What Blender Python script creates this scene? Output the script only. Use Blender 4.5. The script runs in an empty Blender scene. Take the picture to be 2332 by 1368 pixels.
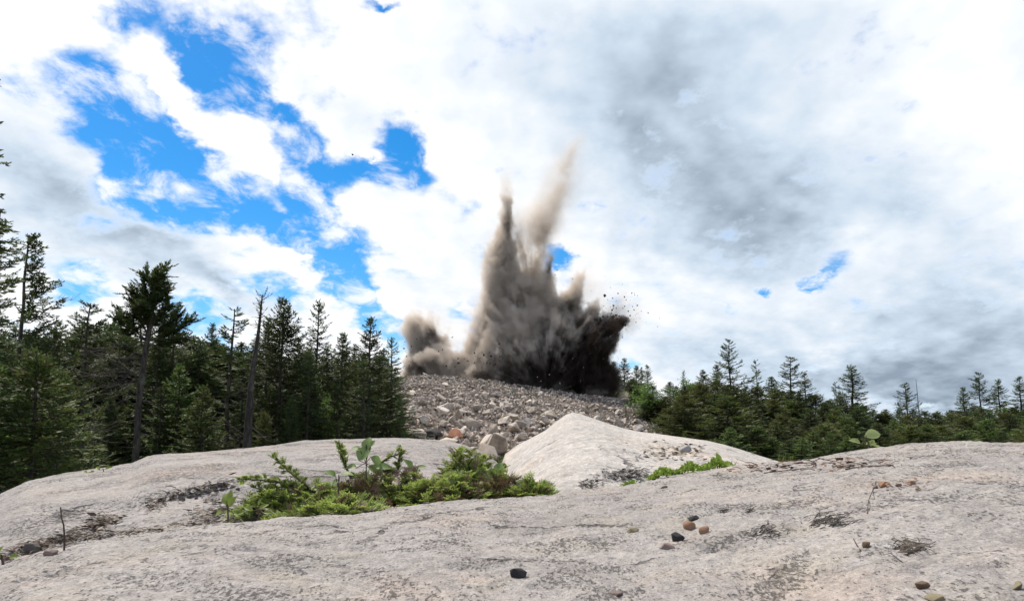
import bpy, bmesh, math, random
import numpy as np
from mathutils import Vector, Matrix, Euler

scene = bpy.context.scene
R = math.radians

# ------------------------------------------------------------------ camera
EYE = 1.70                     # lens height above the forest floor
PITCH = R(5.0)
SHIFT = 0.0828
FPX = 1522.0                   # focal length in pixels of the 2332 px wide photograph
PW, PH = 2332.0, 1368.0
cam_d = bpy.data.cameras.new('camera')
cam_d.sensor_width = 36.0
cam_d.lens = 36.0 * FPX / PW
cam_d.shift_y = SHIFT            # lens shifted up instead of tilted further, so the trees stay upright
cam_d.clip_start = 0.02
cam_d.clip_end = 5000
cam = bpy.data.objects.new('camera', cam_d)
cam.location = (0, 0, EYE)
cam.rotation_euler = (R(90) + PITCH, 0, 0)
scene.collection.objects.link(cam)
scene.camera = cam

# ------------------------------------------------------------------ exposure, render
scene.view_settings.view_transform = 'Standard'
scene.view_settings.look = 'None'
scene.view_settings.exposure = 0.15
scene.view_settings.gamma = 1.0
scene.view_settings.use_curve_mapping = False
scene.render.engine = 'CYCLES'
scene.cycles.use_denoising = True
scene.cycles.max_bounces = 8
scene.cycles.diffuse_bounces = 3
scene.cycles.transparent_max_bounces = 12
scene.cycles.volume_bounces = 2
scene.cycles.volume_step_rate = 0.07
scene.cycles.volume_max_steps = 512

SUN_AZ, SUN_EL = R(-42), R(61)      # azimuth clockwise from straight ahead (+Y)

# ------------------------------------------------------------------ node helpers
class G:
    """a node tree with arithmetic shortcuts"""
    def __init__(s, tree):
        s.t = tree; tree.nodes.clear()
    def n(s, typ, **kw):
        d = s.t.nodes.new(typ)
        for k, v in kw.items(): setattr(d, k, v)
        return d
    def link(s, a, b): s.t.links.new(a, b)
    def put(s, sock, v):
        if isinstance(v, bpy.types.NodeSocket): s.link(v, sock)
        elif v is not None:
            if isinstance(v, (tuple, list)) and len(v) == 3 and sock.type == 'RGBA': v = (*v, 1)
            sock.default_value = v
    def m(s, op, a, b=None, c=None, clamp=False):
        d = s.n('ShaderNodeMath', operation=op, use_clamp=clamp)
        for i, v in enumerate((a, b, c)):
            if v is not None: s.put(d.inputs[i], v)
        return d.outputs[0]
    def add(s, a, b): return s.m('ADD', a, b)
    def sub(s, a, b): return s.m('SUBTRACT', a, b)
    def mul(s, a, b): return s.m('MULTIPLY', a, b)
    def mad(s, a, b, c): return s.m('MULTIPLY_ADD', a, b, c)
    def vm(s, op, a, b=None, scale=None):
        d = s.n('ShaderNodeVectorMath', operation=op)
        s.put(d.inputs[0], a)
        if b is not None: s.put(d.inputs[1], b)
        if scale is not None: s.put(d.inputs['Scale'], scale)
        return d.outputs['Value' if op in ('LENGTH', 'DOT_PRODUCT') else 'Vector']
    def comb(s, x, y, z=0.0):
        d = s.n('ShaderNodeCombineXYZ')
        for i, v in enumerate((x, y, z)): s.put(d.inputs[i], v)
        return d.outputs[0]
    def sep(s, v):
        d = s.n('ShaderNodeSeparateXYZ'); s.link(v, d.inputs[0]); return d.outputs
    def noise(s, vec, scale, detail=4, rough=.5, dist=0, lac=2.0, color=False):
        d = s.n('ShaderNodeTexNoise')
        s.put(d.inputs['Vector'], vec); s.put(d.inputs['Scale'], scale)
        s.put(d.inputs['Detail'], detail); s.put(d.inputs['Roughness'], rough)
        s.put(d.inputs['Distortion'], dist); s.put(d.inputs['Lacunarity'], lac)
        return d.outputs['Color' if color else 'Fac']
    def voro(s, vec, scale, feature='F1', out='Distance', rand=1.0):
        d = s.n('ShaderNodeTexVoronoi', feature=feature)
        s.put(d.inputs['Vector'], vec); s.put(d.inputs['Scale'], scale); s.put(d.inputs['Randomness'], rand)
        return d.outputs[out]
    def ramp(s, v, lo, hi, a=0.0, b=1.0, smooth=True):
        d = s.n('ShaderNodeMapRange', interpolation_type='SMOOTHSTEP' if smooth else 'LINEAR')
        for i, x in enumerate((v, lo, hi, a, b)): s.put(d.inputs[i], x)
        return d.outputs[0]
    def mix(s, f, a, b, blend='MIX'):
        d = s.n('ShaderNodeMix', data_type='RGBA', blend_type=blend)
        s.put(d.inputs[0], f); s.put(d.inputs[6], a); s.put(d.inputs[7], b)
        return d.outputs[2]
    def blob(s, vec, loc, rot, scale, quad=True):
        d = s.n('ShaderNodeMapping', vector_type='TEXTURE')
        s.link(vec, d.inputs[0])
        d.inputs[1].default_value = loc; d.inputs[2].default_value = rot; d.inputs[3].default_value = scale
        g = s.n('ShaderNodeTexGradient', gradient_type='QUADRATIC_SPHERE' if quad else 'SPHERICAL')
        s.link(d.outputs[0], g.inputs[0])
        return g.outputs['Fac']

# ------------------------------------------------------------------ directions of the photograph
def ray(px, py):
    u = (px - PW/2)/FPX; v = (PH/2 - py)/FPX + SHIFT*PW/FPX
    c, s_ = math.cos(PITCH), math.sin(PITCH)
    return (u, c - v*s_, s_ + v*c)
def azel(px, py):
    x, y, z = ray(px, py)
    return math.atan2(x, y), math.atan2(z, math.hypot(x, y))
def ts(px, py):                       # azimuth and slope (rise per metre of distance)
    x, y, z = ray(px, py)
    return math.atan2(x, y), z/math.hypot(x, y)
# ------------------------------------------------------------------ world: sky and clouds by direction
world = bpy.data.worlds.new('World'); scene.world = world; world.use_nodes = True
def build_sky():
    g = G(world.node_tree)
    out = g.n('ShaderNodeOutputWorld'); bg = g.n('ShaderNodeBackground')
    g.link(bg.outputs[0], out.inputs[0])
    STR = 0.1
    bg.inputs['Strength'].default_value = STR
    sky = g.n('ShaderNodeTexSky', sky_type='NISHITA', sun_disc=False)
    sky.sun_elevation = SUN_EL; sky.sun_rotation = SUN_AZ % (2*math.pi)
    sky.altitude = 400; sky.air_density = 1.0; sky.dust_density = 0.4; sky.ozone_density = 2.5
    tc = g.n('ShaderNodeTexCoord'); d = tc.outputs['Generated']
    x, y, z = g.sep(d)
    az = g.m('ARCTAN2', x, y); el = g.m('ARCSINE', z)
    # cloud-layer coordinates (flatten towards the horizon)
    zz = g.add(g.m('MAXIMUM', z, 0.0), 0.38)
    q = g.comb(g.m('DIVIDE', x, zz), g.m('DIVIDE', y, zz), 0.0)
    # warp of the layout so no gap keeps a round outline
    w1 = g.noise(q, 5.0, 5, .6, color=True)
    w1 = g.vm('SCALE', g.vm('SUBTRACT', w1, (.5, .5, .5)), scale=.085)
    w2 = g.noise(q, 22.0, 4, .6, color=True)
    w2 = g.vm('SCALE', g.vm('SUBTRACT', w2, (.5, .5, .5)), scale=.04)
    p = g.vm('ADD', g.vm('ADD', g.comb(az, el, 0.0), w1), w2)
    def at(px, py, rx, ry, rot):
        a, e = azel(px, py)
        c = math.cos(e)
        return (a, e, 0), (0, 0, R(-rot)), (rx/FPX*math.cos(R(12)-e)**.5/c*1.0, ry/FPX, 1)
    def acc(lst):
        t = None
        for (px, py, rx, ry, rot, w) in lst:
            b = g.blob(p, *at(px, py, rx*1.45, ry*1.45, rot))
            t = g.mul(b, w) if t is None else g.mad(b, w, t)
        return t
    # blue gaps (pixel of the gap, radii, tilt clockwise, strength); negative = cloud islands
    gaps = [
        (270,30,55,70,0,.8), (420,90,120,80,10,1.15), (290,230,150,80,30,1.4), (290,340,115,130,0,1.5),
        (465,190,55,120,-15,1.15), (560,215,90,90,0,1.1), (370,420,150,100,25,1.6), (540,475,180,80,25,1.5),
        (690,330,115,85,10,1.5), (620,240,70,40,30,.9), (700,450,120,90,20,1.4), (735,565,115,85,35,1.5),
        (800,645,90,65,50,1.5), (850,730,50,70,0,1.3), (930,350,60,105,-10,1.5), (860,395,110,45,0,.9),
        (185,665,50,45,30,1.1), (440,715,70,80,20,1.0), (905,790,50,70,0,1.2), (1275,590,38,45,10,1.3),
        (1130,385,50,20,0,.35), (1345,485,40,24,0,.35), (1738,668,34,24,0,1.2), (1858,640,56,28,0,1.2),
        (1968,188,18,16,25,.25), (2120,880,330,70,0,-1.0), (1700,850,200,50,0,-.4), (2030,150,110,70,0,-.5), (1955,210,60,40,0,-.25), (870,5,62,16,0,1.1), (1430,830,70,26,0,1.0), (1050,690,40,40,0,.4),
        (1450,290,110,70,0,-.4), (1540,180,90,80,0,-.7), (1470,300,90,60,0,-.4), (1470,440,120,60,0,-.6), (2160,360,130,60,0,-.7), (2100,470,100,50,0,-.4), (250,690,60,30,0,-.3), (1110,540,90,50,0,-.6), (1050,470,70,50,0,-.3), (1060,100,60,60,0,-.5), (620,650,70,30,20,-.3),
        (560,90,60,110,0,.6), (640,640,120,50,30,.7),(1080,560,10,10,0,.2),(700,720,10,10,0,.3),
        # islands of cloud inside the gap
        (375,190,52,100,-35,-1.35), (430,290,50,30,20,-.4), (520,325,62,52,10,-.95), (605,385,50,30,40,-1.0),
        (660,600,100,34,30,-.9), (650,480,60,30,20,-.35), (480,420,40,22,0,-.4), (850,370,60,20,15,-.8), (255,235,20,18,0,-.5),
        (800,470,40,70,20,-.5),
    ]
    greys = [
        (110,430,270,150,10,1.1), (330,570,200,90,20,.75), (520,655,180,60,15,.95), (120,170,90,50,0,.25),
        (1500,190,420,230,10,.72), (1560,400,380,200,25,.80), (1750,480,260,190,10,.45), (1330,60,330,110,0,.36), (1700,80,400,120,0,.42),
        (1730,560,260,120,0,.38), (2100,500,200,220,0,.35), (2270,790,260,120,5,.95), (1950,860,420,90,8,.75), (1600,800,340,90,0,.55),
        (2250,620,160,120,0,.45), (1000,640,120,110,0,.18), (830,260,120,70,20,.25), (1450,560,160,60,0,.18), (900,170,160,60,0,.10),
        (2000,720,260,60,0,.35), (2150,910,300,60,0,.7),
        (1800,450,900,620,0,.42), (2100,850,500,200,0,.25),
        (2180,280,190,110,20,-.35), (1950,560,180,60,0,-.4), (1250,700,200,160,0,-.15), (1870,790,130,40,0,-.4),
    ]
    gap = acc(gaps); grey = acc(greys)
    n = g.noise(q, 6.0, 10, .56)
    nl = g.noise(g.vm('ADD', q, (-.030, .022, 0)), 6.0, 4, .5)       # towards the sun
    nb = g.noise(q, 6.0, 4, .5)
    n2 = g.noise(g.vm('ADD', q, (4.1, 2.2, 0)), 2.3, 7, .55)
    # everything outside the photographed part stays broken cloud
    cov = g.mad(g.sub(n, .5), 3.6, .98)
    cov = g.mad(g.sub(n2, .5), .9, cov)
    # unseen gap in the cloud overhead and behind, added to weaken ambient light
    added_opening = g.m('MAXIMUM', g.ramp(el, R(44), R(58)), g.ramp(g.m('ABSOLUTE', az), R(58), R(85)))
    cov = g.mad(added_opening, -.55, cov)
    gapc = g.m('MINIMUM', gap, 1.5)
    cov = g.mad(gapc, -1.05, cov)
    alpha = g.ramp(cov, .08, .84)
    alpha = g.m('POWER', alpha, 1.15)
    n3 = g.noise(g.vm('ADD', g.vm('MULTIPLY', q, (1, .8, 1)), (1.7, 5.2, 0)), 11.0, 9, .62, dist=.35)
    wisp = g.mul(g.ramp(g.mad(added_opening, -.02, g.mad(gapc, -.02, n3)), .44, .66), .9)
    alpha = g.m('MAXIMUM', alpha, wisp)
    relief = g.sub(nb, nl)
    thick = g.ramp(cov, .30, .95)
    gs = g.add(g.mul(grey, .95), g.mul(g.sub(n2, .5), .38))
    gs = g.mad(relief, -1.25, gs)
    gs = g.mad(g.sub(nb, .5), -.35, gs)
    gs = g.mul(gs, thick)
    gs = g.m('MAXIMUM', gs, 0.0)
    gs = g.ramp(gs, 0.0, 1.35, 0.0, 1.0, smooth=False)
    white = (9.6, 9.75, 10.0); mid = (5.7, 6.75, 7.9); dark = (2.7, 3.4, 4.25)
    c = g.mix(g.ramp(gs, 0.0, .55, smooth=False), white, mid)
    c = g.mix(g.ramp(gs, .55, 1.0, smooth=False), c, dark)
    hs = g.n('ShaderNodeHueSaturation'); g.link(sky.outputs[0], hs.inputs['Color'])
    hs.inputs['Hue'].default_value = .497
    hs.inputs['Saturation'].default_value = 1.48; hs.inputs['Value'].default_value = 1.40
    fin = g.mix(alpha, hs.outputs[0], c)
    g.link(fin, bg.inputs['Color'])
    world.cycles.sampling_method = 'MANUAL'; world.cycles.sample_map_resolution = 512
build_sky()

sun_d = bpy.data.lights.new('sun', 'SUN'); sun_d.energy = 4.4; sun_d.angle = R(.5); sun_d.color = (1, .93, .82)
sun = bpy.data.objects.new('sun', sun_d); scene.collection.objects.link(sun)
_sv = Vector((math.sin(SUN_AZ)*math.cos(SUN_EL), math.cos(SUN_AZ)*math.cos(SUN_EL), math.sin(SUN_EL)))
sun.rotation_euler = (-_sv).to_track_quat('-Z', 'Y').to_euler()
# ------------------------------------------------------------------ object helpers
COL = scene.collection
def link_mesh(name, verts, faces, mats, parent=None, midx=None, smooth=True):
    me = bpy.data.meshes.new(name)
    v = np.asarray(verts, dtype=np.float32).reshape(-1, 3)
    if isinstance(faces, np.ndarray) and faces.ndim == 2:
        nf, k = faces.shape
        me.vertices.add(len(v)); me.vertices.foreach_set('co', v.ravel())
        me.loops.add(nf*k); me.loops.foreach_set('vertex_index', faces.astype(np.int32).ravel())
        me.polygons.add(nf)
        me.polygons.foreach_set('loop_start', np.arange(nf, dtype=np.int32)*k)
        me.update(calc_edges=True)
    else:
        me.from_pydata(v.tolist(), [], faces)
    if not isinstance(mats, (list, tuple)): mats = [mats]
    for m_ in mats: me.materials.append(m_)
    n = len(me.polygons)
    if midx is not None: me.polygons.foreach_set('material_index', np.asarray(midx, dtype=np.int32))
    me.polygons.foreach_set('use_smooth', np.full(n, bool(smooth)))
    me.update()
    o = bpy.data.objects.new(name, me); COL.objects.link(o)
    if parent is not None: o.parent = parent
    return o
def tag(o, label=None, cat=None, group=None, kind=None):
    if label: o['label'] = label
    if cat: o['category'] = cat
    if group: o['group'] = group
    if kind: o['kind'] = kind
    return o
def empty(name, loc=(0, 0, 0), rz=0.0):
    o = bpy.data.objects.new(name, None); COL.objects.link(o)
    o.empty_display_size = .1; o.location = loc; o.rotation_euler = (0, 0, rz)
    return o
def copy_tree(o, parent=None):
    c = o.copy(); COL.objects.link(c)
    if parent is not None: c.parent = parent
    for ch in list(o.children): copy_tree(ch, c)
    return c

class Acc:
    """collects faces of several materials for ONE mesh object"""
    def __init__(s): s.v = []; s.f = []; s.m = []
    def face(s, pts, mat=0):
        i = len(s.v); s.v.extend(pts); s.f.append(tuple(range(i, i+len(pts)))); s.m.append(mat)
    def tube(s, pts, rads, sides=6, mat=0, cap=True):
        pts = [Vector(p) for p in pts]; base = len(s.v); n = len(pts)
        d0 = (pts[1]-pts[0]).normalized()
        ref = Vector((1, 0, 0)) if abs(d0.x) < .8 else Vector((0, 1, 0))
        for i, p in enumerate(pts):
            d = (pts[min(i+1, n-1)] - pts[max(i-1, 0)])
            d = d.normalized() if d.length > 1e-9 else d0
            a = d.cross(ref); a = a.normalized() if a.length > 1e-6 else Vector((0, 0, 1)); b = d.cross(a)
            for k in range(sides):
                t = 2*math.pi*k/sides
                s.v.append(p + (a*math.cos(t) + b*math.sin(t))*rads[i])
        for i in range(n-1):
            for k in range(sides):
                k2 = (k+1) % sides
                s.f.append((base+i*sides+k, base+i*sides+k2, base+(i+1)*sides+k2, base+(i+1)*sides+k)); s.m.append(mat)
        if cap:
            s.f.append(tuple(base+k for k in range(sides))); s.m.append(mat)
            s.f.append(tuple(base+(n-1)*sides+k for k in reversed(range(sides)))); s.m.append(mat)
    def spray(s, b, t, w, mat=0, sag=0.0):
        mid = b + (t-b)*.42; mid = mid + Vector((0, 0, sag))
        i = len(s.v); s.v.extend((b, mid+w, t, mid-w)); s.f.append((i, i+1, i+2, i+3)); s.m.append(mat)
    def build(s, name, mats, parent=None, smooth=False):
        return link_mesh(name, [tuple(p) for p in s.v], s.f, mats, parent, s.m, smooth)

# ------------------------------------------------------------------ numpy noise
_rs = np.random.RandomState(7)
_perm = np.concatenate([_rs.permutation(256)]*3)
_grad = _rs.normal(size=(256, 3)); _grad /= np.linalg.norm(_grad, axis=1)[:, None]
def pnoise(x, y, z):
    x, y, z = np.broadcast_arrays(np.asarray(x, float), np.asarray(y, float), np.asarray(z, float))
    xi, yi, zi = np.floor(x).astype(int), np.floor(y).astype(int), np.floor(z).astype(int)
    xf, yf, zf = x-xi, y-yi, z-zi
    u, v, w = [t*t*t*(t*(t*6-15)+10) for t in (xf, yf, zf)]
    def gr(i, j, k):
        h = _perm[_perm[_perm[(xi+i) & 255] + ((yi+j) & 255)] + ((zi+k) & 255)]
        gg = _grad[h]
        return gg[..., 0]*(xf-i) + gg[..., 1]*(yf-j) + gg[..., 2]*(zf-k)
    def lp(a, b, t): return a + (b-a)*t
    return lp(lp(lp(gr(0,0,0), gr(1,0,0), u), lp(gr(0,1,0), gr(1,1,0), u), v),
              lp(lp(gr(0,0,1), gr(1,0,1), u), lp(gr(0,1,1), gr(1,1,1), u), v), w)
def fbm(x, y, z, oct=4, rough=.5):
    t = 0; a = 1.0; f = 1.0
    for i in range(oct):
        t = t + a*pnoise(np.asarray(x)*f + i*17.3, np.asarray(y)*f + i*9.1, np.asarray(z)*f + i*3.7); a *= rough; f *= 2.03
    return t
def sstep(t, a, b):
    t = np.clip((t-a)/(b-a), 0, 1); return t*t*(3-2*t)

# ------------------------------------------------------------------ materials
def new_mat(name):
    m_ = bpy.data.materials.new(name); m_.use_nodes = True
    return m_, G(m_.node_tree)
def finish(g, color, rough=.85, bump=None, bstr=.4, bdist=.01, spec=.25, trans=None, tcol=None):
    p = g.n('ShaderNodeBsdfPrincipled'); o = g.n('ShaderNodeOutputMaterial')
    g.put(p.inputs['Base Color'], color); g.put(p.inputs['Roughness'], rough)
    p.inputs['Specular IOR Level'].default_value = spec
    if bump is not None:
        b = g.n('ShaderNodeBump'); b.inputs['Strength'].default_value = bstr; b.inputs['Distance'].default_value = bdist
        g.link(bump, b.inputs['Height']); g.link(b.outputs[0], p.inputs['Normal'])
    if trans:
        t = g.n('ShaderNodeBsdfTranslucent'); g.put(t.inputs['Color'], tcol if tcol is not None else color)
        x = g.n('ShaderNodeMixShader'); x.inputs[0].default_value = trans
        g.link(p.outputs[0], x.inputs[1]); g.link(t.outputs[0], x.inputs[2]); g.link(x.outputs[0], o.inputs[0])
    else: g.link(p.outputs[0], o.inputs[0])
    return p

def granite(name, base, tint, warm, speck_amt, scale=1.0, streak=0.0, bs=1.0):
    m_, g = new_mat(name)
    P = g.n('ShaderNodeTexCoord').outputs['Object']
    Ps = g.vm('MULTIPLY', P, (1.0, .5 + .5*streak, 1.3))
    big = g.noise(P, 2.2/scale, 5, .6)
    med = g.noise(P, 14/scale, 6, .65)
    fine = g.noise(P, 150/scale, 3, .7)
    c = g.mix(g.ramp(big, .35, .68), base, tint)
    ylw = g.noise(g.vm('ADD', P, (3.3, 7.7, 0)), 5.5/scale, 5, .6)
    c = g.mix(g.mul(g.ramp(ylw, .52, .70), .55), c, warm)
    pink = g.noise(g.vm('ADD', P, (13.3, 1.7, 0)), 2.6/scale, 5, .62)
    c = g.mix(g.mul(g.ramp(pink, .50, .68), .55), c, (base[0]*1.20, base[1]*1.04, base[2]*.92))
    stain = g.noise(g.vm('ADD', P, (2.3, 21.7, 0)), 3.8/scale, 6, .66)
    c = g.mix(g.mul(g.ramp(stain, .50, .66), .42), c, (base[0]*.50, base[1]*.50, base[2]*.50))
    # mineral grain: pale and grey crystals
    vcol = g.n('ShaderNodeTexVoronoi'); g.link(Ps, vcol.inputs['Vector']); vcol.inputs['Scale'].default_value = 300/scale
    vv = g.sep(vcol.outputs['Color'])[0]
    c = g.mix(g.ramp(vv, .0, 1.0, 0, .26, smooth=False), c, g.mix(g.ramp(vv, .45, .55), (.13, .12, .115), (.62, .58, .54)), 'MIX')
    c = g.mix(g.ramp(g.noise(Ps, 48/scale, 5, .7), .38, .66, .32, 0), c, (.095, .085, .078))
    c = g.mix(g.ramp(fine, .35, .7, .22, 0), c, (.09, .08, .075))
    # dark lichen flecks: broken curls gathered in patches
    patch = g.ramp(g.noise(g.vm('ADD', P, (5, 1, 2)), 6.0/scale, 4, .6), .40, .66)
    wv = g.vm('ADD', Ps, g.vm('SCALE', g.vm('SUBTRACT', g.noise(P, 90/scale, 3, .6, color=True), (.5,.5,.5)), scale=.024*scale))
    curl = g.voro(wv, 100/scale, 'DISTANCE_TO_EDGE')
    fl = g.noise(g.vm('ADD', Ps, (9, 4, 1)), 125/scale, 5, .66)
    flk = g.ramp(g.add(g.mul(patch, .11), fl), .61, .69)
    crl = g.mul(g.ramp(curl, .02, .07, 1, 0), g.ramp(g.add(fl, g.mul(patch, .16)), .60, .68))
    dark = g.mul(g.m('MAXIMUM', flk, crl), speck_amt)
    c = g.mix(dark, c, (.045, .04, .037))
    # thin weathered joints
    jw = g.vm('ADD', P, g.vm('SCALE', g.vm('SUBTRACT', g.noise(P, 2.4/scale, 5, .65, color=True), (.5, .5, .5)), scale=.55*scale))
    jd = g.voro(g.vm('MULTIPLY', jw, (.8, 1.35, .6)), 1.05/scale, 'DISTANCE_TO_EDGE')
    jm = g.ramp(g.noise(g.vm('ADD', P, (7, 3, 3)), 3.0/scale, 4, .6), .46, .60)
    joint = g.mul(g.ramp(jd, .003, .013, 1, 0), jm)
    c = g.mix(g.mul(joint, .75), c, (.07, .058, .048))
    h = g.add(g.mul(med, .6), g.mul(fine, .12)); h = g.mad(dark, -.12, h); h = g.mad(joint, -.7, h)
    h = g.mad(g.noise(P, 45/scale, 4, .6), .30, h)
    finish(g, c, .9, h, .8*bs, .035*scale, spec=.2)
    return m_
# ------------------------------------------------------------------ bedrock: shapes as height over distance
def sil(lst):
    a = np.array([ts(*p) for p in lst]); i = np.argsort(a[:, 0]); return a[i, 0], a[i, 1]
FG_T, FG_B = sil([(-1400,1500),(-600,1420),(-200,1330),(0,1292),(60,1268),(130,1248),(230,1228),(300,1216),(420,1200),(560,1186),(640,1180),(720,1176),(800,1171),(880,1158),(1000,1144),
    (1130,1136),(1240,1131),(1330,1118),(1420,1108),(1500,1092),(1580,1078),(1650,1066),(1760,1052),(1830,1048),(1900,1036),(1990,1020),(2080,1012),(2160,1006),(2240,1006),(2332,1007),(2600,1012),(3400,1050)])
RC_T = np.array([ts(px, 1100)[0] for px in (-600, 0, 600, 1240, 1700, 2332, 2900)])
RC_V = np.array([1.0, 1.25, 1.75, 2.1, 2.3, 2.15, 1.9])
H_FOOT = .23
def z_fg(th, r, detail=True):
    b = np.interp(th, FG_T, FG_B); rc = np.interp(th, RC_T, RC_V)
    e = 1 - r/rc
    z = EYE + b*r - np.where(e > 0, H_FOOT, .95)*e*e
    if detail:
        x, y = r*np.sin(th), r*np.cos(th)
        k = np.clip(r/.6, 0, 1)
        z = z + k*(.010*fbm(x*3.0, y*3.0, 1.3, 3) + .0065*fbm(x*11, y*11, 2.3, 4, .55))
        z = z - k*.011*sstep(fbm(x*9+3, y*9, 7.7, 4, .6), .35, .75)
        z = z + k*.0042*fbm(x*34, y*34, 3.1, 3, .6)
    return z
LS_T, LS_B = sil([(-1500,1330),(-700,1225),(-300,1170),(-100,1146),(0,1131),(60,1104),(140,1086),(250,1069),(300,1060),(325,1048),(350,1040),(500,1029),(600,1021),(700,1012),(800,1007),(900,1003),(960,1005),(1010,1010),
    (1050,1017),(1090,1030),(1130,1056),(1165,1088),(1240,1125),(1330,1160),(1500,1230)])
LR_T = np.array([ts(px, 1050)[0] for px in (-700, 0, 340, 700, 1200)]); LR_V = np.array([3.6, 4.6, 5.4, 6.2, 6.4])
def z_ls(th, r, detail=True):
    b = np.interp(th, LS_T, LS_B); rc = np.interp(th, LR_T, LR_V)
    k = np.where(r < rc, (.150 + .03*np.sin(th*3))*2.2/(rc-2.0)**2, .16)
    z = EYE + b*r - k*(r-rc)**2
    if detail:
        x, y = r*np.sin(th), r*np.cos(th)
        z = z + .03*fbm(x*.9, y*.9, 11.3, 3) + .010*fbm(x*5, y*5, 12.3, 4, .55) - .012*sstep(fbm(x*3.2+.8*y, y*8, 4.7, 4, .6), .25, .75)
        # stepped ledges slanting to the left foot
        s = y - .45*x + .35*fbm(x*1.1, y*1.1, 5.5, 3)
        z = z + .035*(sstep(s, 3.05, 3.16) - .5)*sstep(r, 2.0, 3.0)*(r < rc)
    return z
BO_T, BO_B = sil([(960,1240),(1040,1190),(1090,1140),(1120,1110),(1136,1075),(1150,1034),(1180,1012),(1210,997),(1240,981),(1265,961),(1288,944),(1303,938),(1318,941),(1345,950),(1385,964),(1420,975),(1460,983),(1500,988),
    (1560,996),(1610,1003),(1650,1012),(1690,1024),(1730,1037),(1760,1046),(1830,1066),(1950,1095),(2200,1150),(2600,1230)])
_bt = np.linspace(BO_T[0], BO_T[-1], 400); _bb = np.interp(_bt, BO_T, BO_B)
_kw = np.hanning(121); _kw /= _kw.sum()
_bs = np.convolve(np.pad(_bb, 60, mode='edge'), _kw, mode='valid')
def z_bo(th, r, detail=True):
    f_ = sstep(r, 4.0, 6.1); rc = 6.2
    b = np.interp(th, BO_T, BO_B)*f_ + np.minimum(np.interp(th, _bt, _bs), np.interp(th, BO_T, BO_B) - .002)*(1-f_)
    k = np.where(r < rc, .0205, .20)
    z = EYE + b*r - k*(r-rc)**2
    if detail:
        x, y = r*np.sin(th), r*np.cos(th)
        f = sstep(rc - r, .9, 2.8)
        z = z + f*(.055*fbm(x*1.3, y*1.3, 21.3, 3) + .02*fbm(x*4, y*4, 22.3, 4, .55)) + .004*fbm(x*7, y*7, 23.1, 3)
        # hollow under the lip at the front, and a scoured step
        z = z - f*.05*sstep(fbm(x*2.1+5, y*2.1, 29.7, 3, .6), .15, .6)
    return z

def rgrid(th0, th1, nth, rr, zf, name, mat):
    th = np.linspace(th0, th1, nth) if np.isscalar(nth) else nth
    T, Rr = np.meshgrid(th, rr, indexing='ij')
    Z = zf(T, Rr)
    co = np.stack([Rr*np.sin(T), Rr*np.cos(T), Z], -1).reshape(-1, 3)
    n, m_ = len(th), len(rr)
    i = np.arange(n-1)[:, None]*m_ + np.arange(m_-1)[None]
    f = np.stack([i, i+1, i+m_+1, i+m_], -1).reshape(-1, 4)   # normal up
    return link_mesh(name, co, f[:, ::-1].copy() , mat)
def thgrid(a, b, fine, out):
    lo, hi = R(-47), R(47)
    g_ = [np.linspace(max(a, lo), min(b, hi), fine)]
    if a < lo: g_.insert(0, np.linspace(a, lo, out, endpoint=False))
    if b > hi: g_.append(np.linspace(hi, b, out+1)[1:])
    return np.concatenate(g_)

M_fg = granite('bedrock_granite', (.43, .39, .364), (.345, .314, .295), (.42, .37, .28), .72, .52, 0.0)
M_ls = granite('slab_granite', (.43, .388, .362), (.35, .317, .296), (.395, .345, .285), .72, 1.6, 1.5)
M_bo = granite('pale_granite_sun_tone', (.64, .59, .54), (.575, .53, .485), (.52, .46, .38), .22, 2.0, 0.5, .8)  # pale rock, its base lightened to carry the sunlight on this boulder

rr = np.concatenate([np.linspace(.02, .4, 12, endpoint=False), np.geomspace(.4, 2.6, 420), np.linspace(2.65, 6.5, 30)])
tag(rgrid(0, 0, thgrid(R(-180), R(180), 760, 60), rr, z_fg, 'bedrock_ground', M_fg), kind='structure')
rr = np.concatenate([np.geomspace(1.3, 7.2, 300), np.linspace(7.3, 10, 24)])
tag(rgrid(0, 0, thgrid(R(-80), ts(1330, 1100)[0], 560, 60), rr, z_ls, 'rock_slab', M_ls),
    'long low grey granite slab with dark debris lines, under the left trees', 'rock slab')
rr = np.concatenate([np.geomspace(1.6, 6.6, 260), np.linspace(6.65, 9.2, 40)])
tag(rgrid(0, 0, np.linspace(ts(1010, 1100)[0], ts(2400, 1100)[0], 480), rr, z_bo, 'pale_boulder', M_bo),
    'pale peaked granite boulder rising to a blunt point before the rubble heap', 'boulder')

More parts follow.
